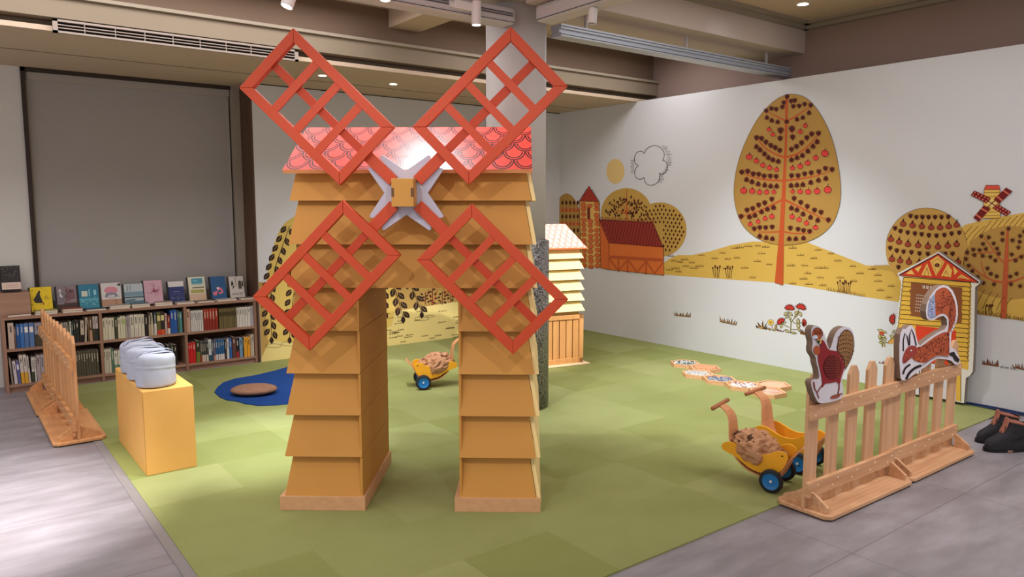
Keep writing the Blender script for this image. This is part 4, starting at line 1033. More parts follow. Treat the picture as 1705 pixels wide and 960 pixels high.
# ------------------------------------------------------------------ house shaped information board by the wall
XH = 6.44
hbd = thing('house_board', 'yellow clapboard house shaped cutout board with brown text panel, standing against the mural wall', 'board', (XH+.025, 3.0, 0))
out = [(1494.4, 454.7), (1562.5, 418.5), (1632.5, 468.5), (1631, 472), (1623.5, 478), (1621.5, 580), (1619.5, 618), (1615, 625), (1608, 629), (1605, 671), (1513, 652), (1513, 608), (1500, 604), (1486.5, 598), (1485.5, 578), (1490, 560), (1494, 531), (1496, 508), (1499, 490.6), (1500.7, 470), (1497, 463)]
q = [onx(x, y, XH) for x, y in out]
for p in q: p.z = max(p.z, .009)
MB().prism([tuple(p) for p in q], (.05, 0, 0), 0, 1).build('board_body', [mat('board_white', (222, 216, 208), .6, .3), mat('foam_edge', (132, 124, 114), .8, .2)], hbd)
def PH(): return Paint((XH, 0, 0), (-1, 0, 0), .0009)
P = PH()
Y_ = (222, 176, 70)
L0 = [(1505.5, 459.5), (1503.5, 467), (1503, 478), (1501, 490), (1500, 505), (1497, 531), (1494, 560), (1490, 590), (1489.5, 597), (1520, 603), (1520, 655), (1600, 668), (1600, 612), (1612, 616), (1614, 580), (1616, 540), (1617, 500), (1617, 470)]
P.poly(L0, Y_, 0)
for k in range(19):
    y = 461+k*7.7; xl = 1505-k*.85; xr = 1617-k*.3
    if k > 17: continue
    yr = y+9
    P.line([(xl, y), (xr, yr)], 1.0, (60, 36, 18), 1); P.line([(xl-1.5, y), (xl+1.2, y-7.4)], 1.0, (60, 36, 18), 1); P.line([(xr+1, yr), (xr-2, yr-7.4)], 1.0, (60, 36, 18), 1)
P.line([(1600, 612), (1600, 668)], .9, (60, 36, 18), 1)
P.poly([(1525, 541), (1592, 550), (1592, 610), (1525, 600)], (214, 66, 38), 2)
P.poly([(1580, 582), (1588, 566), (1592, 575), (1592, 590)], (230, 180, 110), 3)
P.poly([(1525, 600), (1592, 610), (1592, 667), (1525, 656)], (206, 200, 206), 2)
P.line([(1531, 602), (1531, 657)], 1.6, (50, 34, 30), 3); P.line([(1560, 606), (1560, 662)], .8, (80, 50, 40), 3); P.line([(1525, 600), (1592, 610)], 1, (60, 30, 20), 3)
P.build('clapboards', hbd, {})
P = PH()
P.poly([(1497.5, 457.8), (1562.5, 422), (1630.6, 470.4)], (206, 62, 36), 3)
P.line([(1497.5, 457.8), (1562.5, 422.4), (1630, 470)], 2, (58, 20, 22), 4); P.line([(1497.5, 457.8), (1630.6, 470.4)], .8, (58, 20, 22), 4)
def ck(l): return [(1490+x/7.93, 420+y/7.93) for x, y in l]
YE = (232, 186, 96)
for l in ([(570, 45), (660, 125), (600, 230), (548, 310), (500, 200), (468, 110)], [(428, 140), (490, 312), (350, 300)], [(700, 145), (760, 240), (740, 330), (612, 312)][:3]+[(612, 312)], [(360, 170), (310, 262), (265, 212)], [(220, 225), (265, 290), (150, 280)], [(770, 175), (835, 250), (790, 300)], [(880, 290), (1000, 358), (820, 340)]): P.poly(ck(l), YE, 4)
for l in ([(570, 80), (635, 130), (560, 285), (500, 125)], [(428, 200), (455, 308), (385, 300)], [(680, 240), (715, 325), (640, 315)], [(880, 315), (950, 350), (850, 340)]): P.line(ck(l), .8, (150, 60, 30), 5, closed=True)
P.ell(*ck([(563, 168)])[0], 4, 3.3, (60, 20, 20), 5); P.ell(*ck([(563, 168)])[0], 2, 1.7, (150, 80, 70), 6)
P.build('painted_gable', hbd, {})
P = PH()
P.poly(ck([(215, 398), (480, 425), (890, 462), (888, 560), (878, 575), (893, 640), (880, 770), (890, 800), (880, 930), (620, 900), (400, 860), (200, 832), (218, 800), (200, 700), (212, 560), (195, 500), (218, 480)]), (136, 80, 48), 4)
P.build('text_panel', hbd, {})
P = PH(); WH = (226, 214, 204)
def glyph(x, y, s, c, lay):
    for k in range(3): P.line([(x, y+k*s*.42), (x+s*.85, y+.06*s+k*s*.42)], s*.16, c, lay)
    P.line([(x+.12*s, y-.08*s), (x+.1*s, y+s*.95)], s*.13, c, lay); P.line([(x+.72*s, y-.05*s), (x+.72*s, y+s)], s*.13, c, lay); P.line([(x+.42*s, y), (x+.42*s, y+s*.9)], s*.1, c, lay)
for k in range(6): glyph(1536.8+k*6.0, 475.2+k*.75, 4.8, WH, 6)
for j in range(6):
    for k in range(19 if j not in (0,) else 17): glyph(1526.6-j*.5+k*3.3-(0), 489.4+j*5.3+k*.45, 2.1, WH, 6)
P.build('panel_lettering', hbd, {})
# ------------------------------------------------------------------ animal cutouts on the fence
YR = 2.038
def cutout(name, label, cat, outline, th=.034, Y=YR):
    q = [ony(x, y, Y) for x, y in outline]
    c = sum((p.x for p in q))/len(q)
    t = thing(name, label, cat, (c, Y+th/2, min(p.z for p in q)))
    MB().prism([tuple(p) for p in q], (0, th, 0), 0, 1).build('cutout_board', [mat('cutout_white', (214, 208, 214), .55, .3), mat('cutout_edge', (128, 106, 92), .85, .15, noise_amt=.12, noise_scale=60)], t)
    return t
def PA(): return Paint((0, YR, 0), (0, -1, 0), .0007)
def kr(l): return [(1340+x/6, 520+y/6) for x, y in l]
ro = smoothpoly(kr([(95, 128), (135, 132), (175, 172), (203, 232), (235, 345), (248, 372), (270, 320), (295, 230), (330, 170), (385, 138), (445, 146), (483, 188), (496, 265), (492, 350), (475, 440), (440, 515), (402, 585), (380, 640), (366, 682), (378, 722), (386, 790), (383, 850), (300, 885), (200, 905), (150, 908), (120, 880), (85, 800), (65, 730), (62, 690), (85, 664), (135, 668), (146, 640), (135, 560), (118, 510), (112, 450), (82, 410), (70, 370), (82, 300), (66, 240), (62, 180), (75, 145)]), 1)
rt_ = cutout('rooster_cutout', 'thick cutout board of a dark red rooster with brown tail, standing on the fence rail', 'cutout', ro)
P = PA(); RB = (140, 34, 38)
P.ell(*kr([(122, 215)])[0], 8.6, 10.5, (168, 84, 44), 1); P.line([kr([(122+52*cos(a), 215+63*sin(a))])[0] for a in [2*pi*i/20 for i in range(12, 22)]], .8, DK, 3)
P.poly(smoothpoly(kr([(168, 262), (200, 300), (232, 372), (285, 380), (330, 385), (368, 430), (392, 500), (385, 580), (362, 640), (350, 712), (330, 712), (318, 690), (240, 706), (200, 708), (165, 760), (172, 700), (160, 620), (142, 545), (125, 455), (130, 420), (150, 370), (146, 310)]), 1), RB, 2)
P.ell(*kr([(115, 376)])[0], 5.6, 8, (176, 86, 46), 3); P.ell(*kr([(100, 245)])[0], 4.6, 3.4, (206, 214, 230), 2)
P.poly(kr([(112, 272), (168, 264), (150, 322)]), (206, 176, 100), 4); P.ell(*kr([(134, 288)])[0], 2, 2, (30, 30, 16), 5); P.line(kr([(105, 262), (120, 300), (165, 330)]), .8, BLK, 5)
for k in range(8): a = k*.8; P.line(kr([(90+k*9, 170+(k % 3)*8), (96+k*9, 220)]), .5, (110, 44, 28), 3)
P.build('rooster_body', rt_, {})
P = PA()
tail = smoothpoly(kr([(318, 385), (325, 300), (350, 215), (400, 165), (445, 182), (478, 230), (488, 330), (470, 430), (430, 515), (392, 580), (395, 500), (370, 430)]), 1)
P.poly(tail, (150, 106, 64), 2)
for k in range(8):
    cx_, cy_, r_ = 395, 600, 120+k*42
    for a0 in [radians(-150+i*7) for i in range(24)]:
        x, y = cx_+r_*cos(a0)*.62+k*2, cy_+r_*sin(a0)
        inside_ = (x-405)**2/88**2+(y-340)**2/180**2 < .9 and x < 485
        if inside_:
            P.line(kr([(x-10, y+10), (x-7, y-4), (x+4, y-9), (x+13, y-3)]), .8, (54, 22, 18), 3); P.line(kr([(x-5, y+8), (x-2, y-1), (x+5, y-3)]), .5, (206, 160, 100), 4)
P.line(tail, .8, (70, 24, 20), 5, closed=True)
P.build('rooster_tail', rt_, {})
P = PA()
P.ell(*kr([(268, 545)])[0], 14.5, 19.5, (116, 30, 28), 4)
P.line([kr([(268+86*cos(a), 545+117*sin(a))])[0] for a in [2*pi*i/24 for i in range(25)]], .8, (50, 14, 14), 5)
for k in range(8): y = 450+k*26; hwid = 80*math.sqrt(max(.05, 1-((y-545)/117)**2)); P.line(kr(smoothline([(268-hwid, y), (268, y+6), (268+hwid*.6, y-4)])), .8, (44, 12, 12), 5)
for k in range(9): y = 440+k*24; P.line(kr([(300, y), (325, y+12), (345, y)]), .6, (150, 84, 50), 6)
P.build('rooster_wing', rt_, {})
P = PA()
P.line(kr([(182, 705), (150, 750), (118, 800), (135, 850)]), 1.8, (130, 50, 36), 3); P.line(kr([(85, 692), (95, 760), (118, 800), (138, 858)]), 2.6, (132, 60, 50), 3, 1); P.line(kr([(340, 700), (338, 760), (328, 812)]), 1.8, (130, 50, 36), 3)
P.ell(*kr([(300, 838)])[0], 8.5, 3.2, (150, 78, 58), 3, a=-.25); P.line(kr([(300, 826), (372, 808)]), 2, (132, 60, 50), 3)
P.build('rooster_leg', rt_, {})
so = [(1499.5, 629), (1497.5, 600), (1497.5, 575), (1499, 556), (1503, 547), (1508, 547.5), (1513.5, 542), (1518, 541), (1522.5, 547), (1525.5, 558), (1528.5, 572), (1532, 575), (1540, 568), (1553, 558.5), (1565, 551), (1573, 548), (1577, 541), (1576.5, 531), (1571.5, 525.5), (1563, 527), (1555, 532.5), (1548, 533), (1543, 529), (1541.5, 518), (1543, 506), (1548, 494), (1555, 484), (1562.5, 477), (1570, 474), (1578, 475.5), (1586, 483), (1591.5, 495), (1594.5, 509), (1595, 523), (1593, 535), (1588, 547), (1584, 556), (1583, 578), (1590, 581), (1596, 591), (1599, 600), (1595.5, 607), (1589.5, 606), (1584, 600), (1573, 597.5), (1560, 596.5), (1551, 602), (1540, 611), (1527, 619), (1517, 627), (1508, 633), (1502, 632.5)]
sq = cutout('squirrel_cutout', 'thick cutout board of a leaping red squirrel with curled tail, on the picket fence', 'cutout', so)
P = PA(); SO = (176, 82, 46)
P.poly(smoothpoly([(1556, 486), (1564, 480), (1572, 477.5), (1580, 482), (1587, 494), (1591, 508), (1592, 523), (1589, 536), (1584, 547), (1580, 556), (1576, 560), (1578, 549), (1580, 538), (1579, 528), (1572, 521), (1563, 523), (1557, 528), (1557, 505)], 1), SO, 1)
P.poly([(1544.5, 522), (1545.5, 507), (1550, 495), (1555, 489), (1556.5, 505), (1557, 527), (1551, 530), (1546.5, 528)], (146, 156, 190), 2)
for k in range(110):
    x, y = rnd.uniform(1545.5, 1556), rnd.uniform(494, 528); P.line([(x, y), (x+1.2, y+.8)], .6, rnd.choice([(214, 218, 232), (50, 56, 90)]), 3)
for k in range(120):
    a = rnd.uniform(radians(185), radians(385)); r_ = rnd.uniform(.35, .98); x, y = 1574+17*r_*cos(a), 522+42*r_*sin(a)
    P.line([(x, y), (x-1.6*sin(a)*.4+.6, y+2.0)], .6, (84, 26, 18), 3)
for k in range(9): a = radians(-52+k*13); P.line([(1576+5*cos(a), 530+8*sin(a)), (1574+17.5*cos(a), 524+42*sin(a)*.9)], .6, (90, 30, 20), 3)
P.build('squirrel_tail', sq, {})
P = PA()
P.poly(smoothpoly([(1526, 577), (1533, 577), (1541, 571), (1554, 561.5), (1566, 554.5), (1577, 551), (1580.5, 560), (1580.5, 580), (1580, 593), (1570, 592), (1561, 591), (1551, 596), (1541, 603), (1535, 604), (1524, 601), (1516, 594)], 1), SO, 1)
for k in range(420):
    x, y = rnd.uniform(1520, 1580), rnd.uniform(553, 601)
    if y > 590-(x-1545)*.1 and x > 1545 or y < 577-(x-1530)*.5: continue
    P.line([(x, y), (x+rnd.uniform(-.5, .5), y+2.2)], .7, (88, 26, 16), 2)
P.poly(smoothpoly([(1502, 603), (1503, 592), (1508, 580), (1516, 574), (1525, 576), (1527, 583), (1521, 592), (1512, 599), (1506, 605)], 1), (150, 56, 46), 3)
P.ell(1516.3, 583, 1.5, 1.3, (240, 240, 230), 4); P.ell(1516.6, 583.2, .6, .6, BLK, 5); P.ell(1508, 590, 1.2, .9, (206, 90, 70), 4); P.line([(1503.5, 603), (1511, 596)], .7, DK, 4)
for l in ([(1503.5, 584), (1503.5, 566), (1506, 554.5), (1510, 560), (1513, 575)], [(1514, 574), (1514, 557), (1517, 547), (1521.5, 558), (1525, 575)]): P.line(l, 1.7, BLK, 3)
P.line(smoothline([(1503, 622), (1506, 612), (1515, 606)]), 3, BLK, 3); P.line(smoothline([(1508, 631), (1513, 620), (1523, 611.5), (1533, 608)]), 4, BLK, 3)
P.line(smoothline([(1533, 609), (1542, 603), (1551, 597), (1562, 592), (1579, 594)]), .7, BLK, 3)
P.poly([(1580, 587), (1588, 585), (1591, 591), (1597, 598), (1595.5, 603), (1589, 600), (1586, 593.5), (1580, 591)], BLK, 3)
P.build('squirrel_body', sq, {})
# ------------------------------------------------------------------ chick carts
M_yel = mat('cart_yellow', (232, 164, 36), .5, .35); M_ply = wood('cart_ply', (214, 152, 106), (196, 132, 88), 2, 5, .4)
M_tyre = mat('tyre_black', (34, 36, 40), .7, .3); M_hubb = mat('wheel_blue', (28, 112, 182), .4, .4); M_handle = mat('handle_wood', (168, 104, 66), .5, .35)
def paper():
    m, nt, b = base('paper_sack', .8, .15)
    tc = nt.nodes.new('ShaderNodeTexCoord'); v = tc.outputs['Object']
    n = tex_noise(nt, v, 14, 3); n2 = tex_noise(nt, v, 30, 1)
    c = mixc(nt, n, (168, 120, 88), (196, 150, 114))
    sp = nt.nodes.new('ShaderNodeSeparateXYZ'); nt.links.new(v, sp.inputs[0]); X, Y, Z = [E(nt, sp.outputs[i]) for i in range(3)]
    msk = n2.gt(.6)*(Z.gt(.25))*(n.gt(.45)); c = mixc(nt, msk*.9, c, (62, 34, 26)); nt.links.new(c, b.inputs['Base Color']); return m
M_sack = paper()
def cart(o, f, label, sack, key):
    f = Vector(f).normalized(); r = Vector((-f.y, f.x, 0))
    # r points away from the near wheel to the far one
    if key == 'right': pass
    fr = (o, f, r)
    t = thing('chick_cart', label, 'toy cart', Vector(o)+r*.12, 'chick shaped push carts')
    prof = [(-.29, .235), (-.305, .215), (-.30, .19), (-.27, .178), (-.225, .165), (-.185, .14), (-.134, .108), (-.06, .093), (.012, .105), (.05, .14), (.07, .185), (.079, .215), (.066, .236), (.036, .245), (.004, .236), (-.03, .212), (-.08, .2), (-.14, .206), (-.19, .228), (-.24, .246)]
    prof = smoothpoly(prof, 1)
    for y in (.035, .195):
        MB(fr).prism([(x, y, z) for x, z in prof], (0, .01, 0)).build('side_panel', M_yel, t, bevel=.0015)
        MB(fr).lathe([(.005, -.0015 if y < .1 else .0105), (.005, 0 if y < .1 else .012)], (.045, y, .218), 10, axis='y').build('bird_eye', mat('eye_dark', (54, 26, 16), .5, .3), t)
    path = smoothline([(.03, 0, .085), (-.03, 0, .072), (-.09, 0, .074), (-.15, 0, .092), (-.205, 0, .13), (-.242, 0, .18), (-.262, 0, .245), (-.268, 0, .31), (-.273, 0, .36), (-.29, 0, .397), (-.33, 0, .425), (-.35, 0, .43)][0:0]+[(.03, .085), (-.03, .072), (-.09, .074), (-.15, .092), (-.205, .13), (-.242, .18), (-.262, .245), (-.268, .31), (-.273, .36), (-.29, .397), (-.33, .425), (-.345, .43)], 1)
    def wd(z): return .146 if z < .24 else (.146-.022*(z-.24)/.1 if z < .34 else .124-.05*(z-.34)/.09)
    MB(fr).ribbon([(x, .12, z) for x, z in path], [wd(z) for x, z in path], (0, 1, 0), .008).build('body_strip', M_ply, t)
    MB(fr).ribbon([(.035, .12, .1), (.06, .12, .16), (.095, .12, .215), (.135, .12, .262)], [.148, .15, .15, .14], (0, 1, 0), .008).build('front_flap', M_ply, t)
    MB(fr).ribbon([(.03, .12, .09), (.06, .12, .16)], .146, (0, 1, 0), .007).build('front_board', M_ply, t)
    MB(fr).tube([(-.35, -.0, .433), (-.35, .24, .433)], .0125, 14).build('handle_bar', M_handle, t, smooth=True)
    MB(fr).tube([(0, .0, .066), (0, .24, .066)], .006, 8).build('axle', mat('axle_grey', (120, 120, 124), .4, .4), t)
    for y, s in ((0, -1), (.24, 1)):
        w_ = MB(fr).lathe([(.047, -.014), (.060, -.014), (.066, -.008), (.066, .008), (.060, .014), (.047, .014)], (0, y, .0745), 32, axis='y', cap=False).build('tyre', M_tyre, t, smooth=True)
        MB(fr).lathe([(.001, -.004), (.03, -.006), (.043, -.010), (.048, -.012), (.048, .012), (.043, .010), (.03, .006), (.001, .004)], (0, y, .0745), 32, axis='y').build('wheel_hub', M_hubb, t, smooth=False)
        MB(fr).lathe([(.007, -.012), (.007, .012)], (0, y, .0745), 12, axis='y').build('hub_cap', M_spot, t)
    if sack:
        def p_rear(d): return d.x < .25
        rn = Vector((3.1*sack, 1.7, .3)); b = MB(fr); n, mm = 56, 28; pts = []
        for j in range(mm+1):
            a = -pi/2+pi*j/mm
            for i in range(n):
                tt = 2*pi*i/n; d = Vector((cos(a)*cos(tt), cos(a)*sin(tt), sin(a)))
                k = 1+.2*noise.noise(d*2.0+rn)+.22*(.6-2.2*abs(noise.noise(d*3.4+rn)))+.05*(.5-2*abs(noise.noise(d*8+rn)))
                p = Vector((-.115+.15*d.x*k, .12+(.112 if p_rear(d) else .078)*d.y*min(k, 1.05), .205+.098*d.z*k-.03*d.x))
                p.z = max(p.z, .13)
                pts.append(p)
        fs = [(j*n+i, j*n+(i+1) % n, (j+1)*n+(i+1) % n, (j+1)*n+i) for j in range(mm) for i in range(n)]
        b.add(pts, fs)
        q = Vector(o)+f*-.1+r*.12
        sb = b.build('paper_sack', M_sack, None, origin=(q.x, q.y, 0))
        tag(sb, ['', 'crumpled brown paper sack with dark print lying in the near chick cart', 'crumpled brown paper sack lying in the far chick cart behind the windmill'][sack], 'sack')
    return t
cart((3.605, 2.345, 0), (.28, -.96, 0), 'yellow chick shaped push cart with blue wheels carrying a sack, nearest the fence', 1, '')
cart((3.99, 2.42, 0), (.12, -.99, 0), 'empty yellow chick shaped push cart standing partly behind the fence', 0, '')
cart((3.37, 5.78, 0), (-.9, .42, 0), 'yellow chick shaped push cart with a sack, far back, seen through the windmill arch', 2, '')
# ------------------------------------------------------------------ boots
M_boot = mat('boot_black', (40, 38, 42), .75, .25, noise_amt=.2, noise_scale=30, bump=.3, bscale=40); M_sole = mat('boot_sole', (30, 28, 30), .8, .2); M_lin = mat('boot_lining', (150, 96, 80), .85, .15)
def boot(o, ang, label):
    u = Vector((cos(ang), sin(ang), 0)); v = Vector((-sin(ang), cos(ang), 0)); fr = (o, u, v)
    t = thing('hiking_boot', label, 'boot', Vector(o))
    n = 20
    # rings from sole up: (z, x heel, x toe, half width)
    R_ = [(.022, -.142, .148, .048), (.05, -.142, .15, .05), (.078, -.138, .135, .047), (.096, -.136, .09, .043), (.115, -.136, .05, .041), (.14, -.134, .025, .042), (.165, -.13, .01, .045), (.188, -.124, .006, .047)]
    pts = []; fs = []
    for z, xh, xt, hw_ in R_:
        c_, L = (xh+xt)/2, (xt-xh)/2
        for i in range(n):
            a = 2*pi*i/n; ca, sa = cos(a), sin(a); k = .86+.14*ca if z < .08 else .95+.05*(-ca)
            pts.append((c_+L*math.copysign(abs(ca)**.75, ca), hw_*math.copysign(abs(sa)**.8, sa)*(k if z < .08 else 1)*(.85 if z < .08 and ca < -.2 else 1), z+(.012*max(0, ca) if z > .1 else (.02*max(0, -ca) if .06 < z < .1 else 0))))
    for j in range(len(R_)-1):
        for i in range(n): fs.append((j*n+i, j*n+(i+1) % n, (j+1)*n+(i+1) % n, (j+1)*n+i))
    MB(fr).add(pts, fs).build('boot_upper', M_boot, t, smooth=True, sub=1)
    b = MB(fr); out = [(-.148+.3*k/24, 0) for k in range(25)]
    pr = []
    for i in range(24):
        a = 2*pi*i/24; ca, sa = cos(a), sin(a); pr.append((.003+.152*math.copysign(abs(ca)**.8, ca), .052*math.copysign(abs(sa)**.75, sa)*(.88+.12*ca), 0))
    b.prism(pr, (0, 0, .028)); b.build('sole', M_sole, t, bevel=.004)
    MB(fr).prism([(x*.35+.0, y*1.02, .004) for x, y, _ in pr], (0, 0, .012)).build('sole_insert', mat('sole_tan', (150, 112, 88), .7, .2), t)
    b = MB(fr)
    ring = [(-.062+.072*cos(2*pi*i/18), .041*sin(2*pi*i/18), .190+.014*cos(2*pi*i/18)-.008*max(0, -cos(2*pi*i/18))) for i in range(19)]
    b.tube(ring, .0085, 8); b.build('collar', M_lin, t, smooth=True)
    MB(fr).ribbon([(.055, 0, .11), (.03, 0, .15), (.012, 0, .195), (.012, 0, .232)], [.05, .055, .06, .045], (0, 1, 0), .012).build('tongue', M_lin, t, smooth=True, sub=1)
    b = MB(fr)
    for k in range(5): x = .075-.016*k; z = .083+.02*k; b.tube([(x-.01, -.03, z-.002), (x+.004, 0, z+.012), (x-.01, .03, z-.002)], .0028, 6)
    for s in (-1, 1): b.tube([(.01, 0, .165), (.03, s*.02, .17), (.045, s*.03, .15)], .0025, 6)
    b.build('lace', M_sole, t, smooth=True)
    MB(fr).tube([(-.132, 0, .17), (-.152, 0, .19), (-.132, 0, .205)], .004, 6).build('pull_loop', M_boot, t)
boot((5.5, 1.845, 0), radians(146), 'black hiking boot with salmon lining, the nearer of the pair right of the fence')
boot((5.66, 1.955, 0), radians(146), 'black hiking boot with salmon lining, the farther of the pair towards the wall')
# ------------------------------------------------------------------ cable
b = MB()
for k in range(5):
    rr = random.Random(k); pts = []
    for i in range(22):
        y = 2.62-i*.075; pts.append((XM-.025-.012*k+.008*sin(i*.9+k*2), y, .012+.006*(k % 3)+(.03*max(0, sin((i-9)/6*pi)) if k == 4 and 9 <= i <= 15 else 0)))
    b.tube(pts, .005, 6)
o = b.build('cable_bundle', mat('cable_blue', (22, 44, 92), .5, .4), smooth=True); tag(o, 'dark blue cable bundle lying along the foot of the mural wall at the right', 'cable')
b = MB().tube([(6.05+.03*cos(2*pi*i/16), 1.86+.012*sin(2*pi*i/16), .004) for i in range(17)], .0022, 6)
o = b.build('rubber_band', mat('band_tan', (150, 100, 80), .6, .3), smooth=True); tag(o, 'thin tan loop lying on the grey floor above the boots at the picture edge', 'band')
# ------------------------------------------------------------------ bookshelf
M_sh = wood('shelf_wood', (160, 124, 104), (138, 104, 86), 0, 6); M_shz = wood('shelf_wood_upright', (156, 120, 100), (134, 100, 82), 2, 6)
bs = thing('bookshelf', 'low brown wooden bookshelf of three bays and two rows full of books under the window', 'bookshelf', (1.45, 7.78, 0))
y0, y1 = 7.64, 7.945
X0, X1 = .372, 2.418 if False else 2.415
X1 = 2.532
MB().box(X0, X1, y0, 7.61 if False else y1, .632, .657).build('shelf_top', M_sh, bs, bevel=.002)
for x in (X0, 1.105, 1.833, X1-.024): MB().box(x, x+.024, y0+.002, y1, 0, .632).build('upright', M_shz, bs, bevel=.0015)
ups = [(X0+.024, 1.105), (1.129, 1.833), (1.857, X1-.024)]
for a, b_ in ups:
    MB().box(a, b_, y0+.004, y1-.01, .358, .381).build('shelf_board', M_sh, bs)
    MB().box(a, b_, y0+.004, y1-.01, .048, .07).build('shelf_board', M_sh, bs)
    MB().box(a, b_, y0+.03, y0+.045, .0, .048).build('kick_board', M_sh, bs)
MB().box(X0+.02, X1-.02, y1-.012, y1-.002, .05, .63).build('back_panel', mat('shelf_back', (92, 68, 56), .8, .2), bs)
bxs = MB().box(.372, .595, 7.70, 7.945, .657, .857).build('wooden_riser', wood('riser_wood', (166, 130, 108), (146, 110, 90), 0, 6), bevel=.002); tag(bxs, 'square brown wooden riser box standing on the left end of the bookshelf', 'riser')
M_page = mat('book_pages', (214, 200, 184), .85, .15)
def bk_mat(c): return mat('book_%d_%d_%d' % tuple(c), c, .55, .3)
WHT, CRM, GRY, BLU, NVY, DGR, TEA, MAR, OLV = (200, 190, 180), (206, 196, 170), (150, 144, 142), (44, 92, 160), (34, 50, 92), (52, 56, 46), (70, 120, 118), (110, 50, 44), (98, 92, 56)
def spine_book(px0, px1, yref, z0, h, c, label, c2=None, split=.3, c3=None, group=None, lean=0, depth=.16):
    xa, xb = ony(px0, yref, 7.66).x, ony(px1, yref, 7.66).x
    g = .0008; xa += g; xb -= g
    if xb-xa < .006: xb = xa+.006
    ya = 7.658+random.Random(px0).uniform(0, .01); yb = ya+depth
    cm = [bk_mat(c), M_page, bk_mat(c2 or c), bk_mat(c3 or (236, 232, 222))]
    ox = Vector((xa, ya, z0)); u = Vector((cos(lean), 0, -sin(lean))); wz = Vector((sin(lean), 0, cos(lean)))
    b = MB((ox+Vector((0, 0, abs(sin(lean))*(xb-xa) if lean > 0 else 0)), u, Vector((0, 1, 0)), wz)); W = (xb-xa); tk = min(.002, W*.15)
    s = split*h if c2 else 0
    if c2: b.box(0, W, 0, .0025, 0, s, 2); b.box(0, W, 0, .0025, s, h, 0)
    else: b.box(0, W, 0, .0025, 0, h, 0)
    b.box(0, tk, .0025, depth, 0, h, 0).box(W-tk, W, .0025, depth, 0, h, 0)
    b.box(tk, W-tk, .0025, depth-.002, .002, h-.003, 1)
    if c3: b.box(W*.12, W*.88, -.0006, .0, h*.62, h*.85, 3)
    else:   # spine lettering marks
        rr = random.Random(int(px0*7)); n = rr.randint(3, 6); lum = sum(c)/3
        cm[3] = bk_mat((60, 54, 50) if lum > 130 else (206, 196, 176))
        top = h*.88
        for k in range(n):
            hh = h*rr.uniform(.03, .06); b.box(W*.34, W*.66, -.0004, .0, top-hh, top, 3); top -= hh+h*.015
    o = b.build('book', cm); tag(o, label, 'book', group)
    return o
Z1, Z0 = .381, .07
LU = 'in upper left bay'; LL = 'in lower left bay'; MUr = 'in upper middle bay'; ML = 'in lower middle bay'; RU = 'in upper right bay'; RL = 'in lower right bay'
def row(items, z0, yref):
    for it in items: spine_book(it[0], it[1], yref, z0, it[2], it[3], it[4], **(it[5] if len(it) > 5 else {}))
def s10(x): return x/10.667
row([(12.5, 22.5, .225, (190, 172, 156), 'thick mottled cream book at the far left '+LU),
     (23, 25.6, .19, (116, 86, 82), 'thin mauve-brown book beside the mottled cream one '+LU),
     (26, 32.3, .208, (40, 84, 142), 'dark blue plain spine, first of the blues '+LU),
     (32.6, 39.2, .208, (60, 110, 176), 'brighter blue plain spine, second of the blues '+LU),
     (39.6, 47.2, .212, (86, 116, 160), 'slate blue spine with a white label, left one '+LU, dict(c3=(226, 222, 216))),
     (47.8, 56, .212, (88, 118, 164), 'slate blue spine with a pinkish white label, right one '+LU, dict(c3=(226, 214, 210))),
     (57, 69, .208, (140, 138, 150), 'wide grey patterned spine with a dark photo below '+LU, dict(c2=(70, 62, 48), split=.52)),
     (76, 81, .19, (140, 120, 100), 'brown spine half hidden by the fence pickets '+LU), (82, 87, .2, (168, 150, 132), 'tan spine half hidden by the fence pickets '+LU), (88, 94, .19, (110, 96, 84), 'dull brown spine behind the fence pickets '+LU), (95, 100.5, .18, (150, 140, 128), 'grey-tan spine behind the fence points '+LU),
     (101, 105.5, .19, (158, 148, 136), 'grey spine just right of the fence points '+LU), (106, 110, .19, (146, 144, 142), 'pale grey spine '+LU), (110.4, 113, .19, (180, 170, 142), 'thin beige spine between grey and dark green '+LU),
     (113.4, 115.8, .19, (50, 70, 52), 'thin dark green spine '+LU), (116, 118.6, .195, (206, 208, 190), 'thin whitish-green spine '+LU), (119, 122, .19, (56, 80, 78), 'dark teal spine '+LU),
     (122.4, 125.8, .195, (44, 46, 42), 'black-green spine, left of two alike '+LU, dict(lean=0)), (126, 131.6, .198, (46, 46, 44), 'wide black spine, right of the black-green one '+LU),
     (133.4, 139.4, .195, (190, 176, 156), 'cream spine with a black lower end '+LU, dict(c2=(34, 28, 28), split=.34, lean=.02)), (139.8, 143, .222, (190, 178, 160), 'tall thin cream spine leaning right '+LU, dict(lean=.07)),
     (146, 148.3, .222, (112, 80, 58), 'thin brown speckled spine '+LU), (148.6, 153.4, .225, (96, 70, 50), 'dark brown spine with a tan label near its foot '+LU, dict(c2=(176, 140, 112), split=.45)),
     (154.6, 158.6, .225, (190, 176, 172), 'white-pink spine with dark foot, left of a matching two '+LU, dict(c2=(60, 58, 44), split=.5)), (159, 163.4, .225, (190, 176, 176), 'white-pink spine with dark foot, right of a matching two '+LU, dict(c2=(44, 52, 46), split=.5))], Z1, 545)
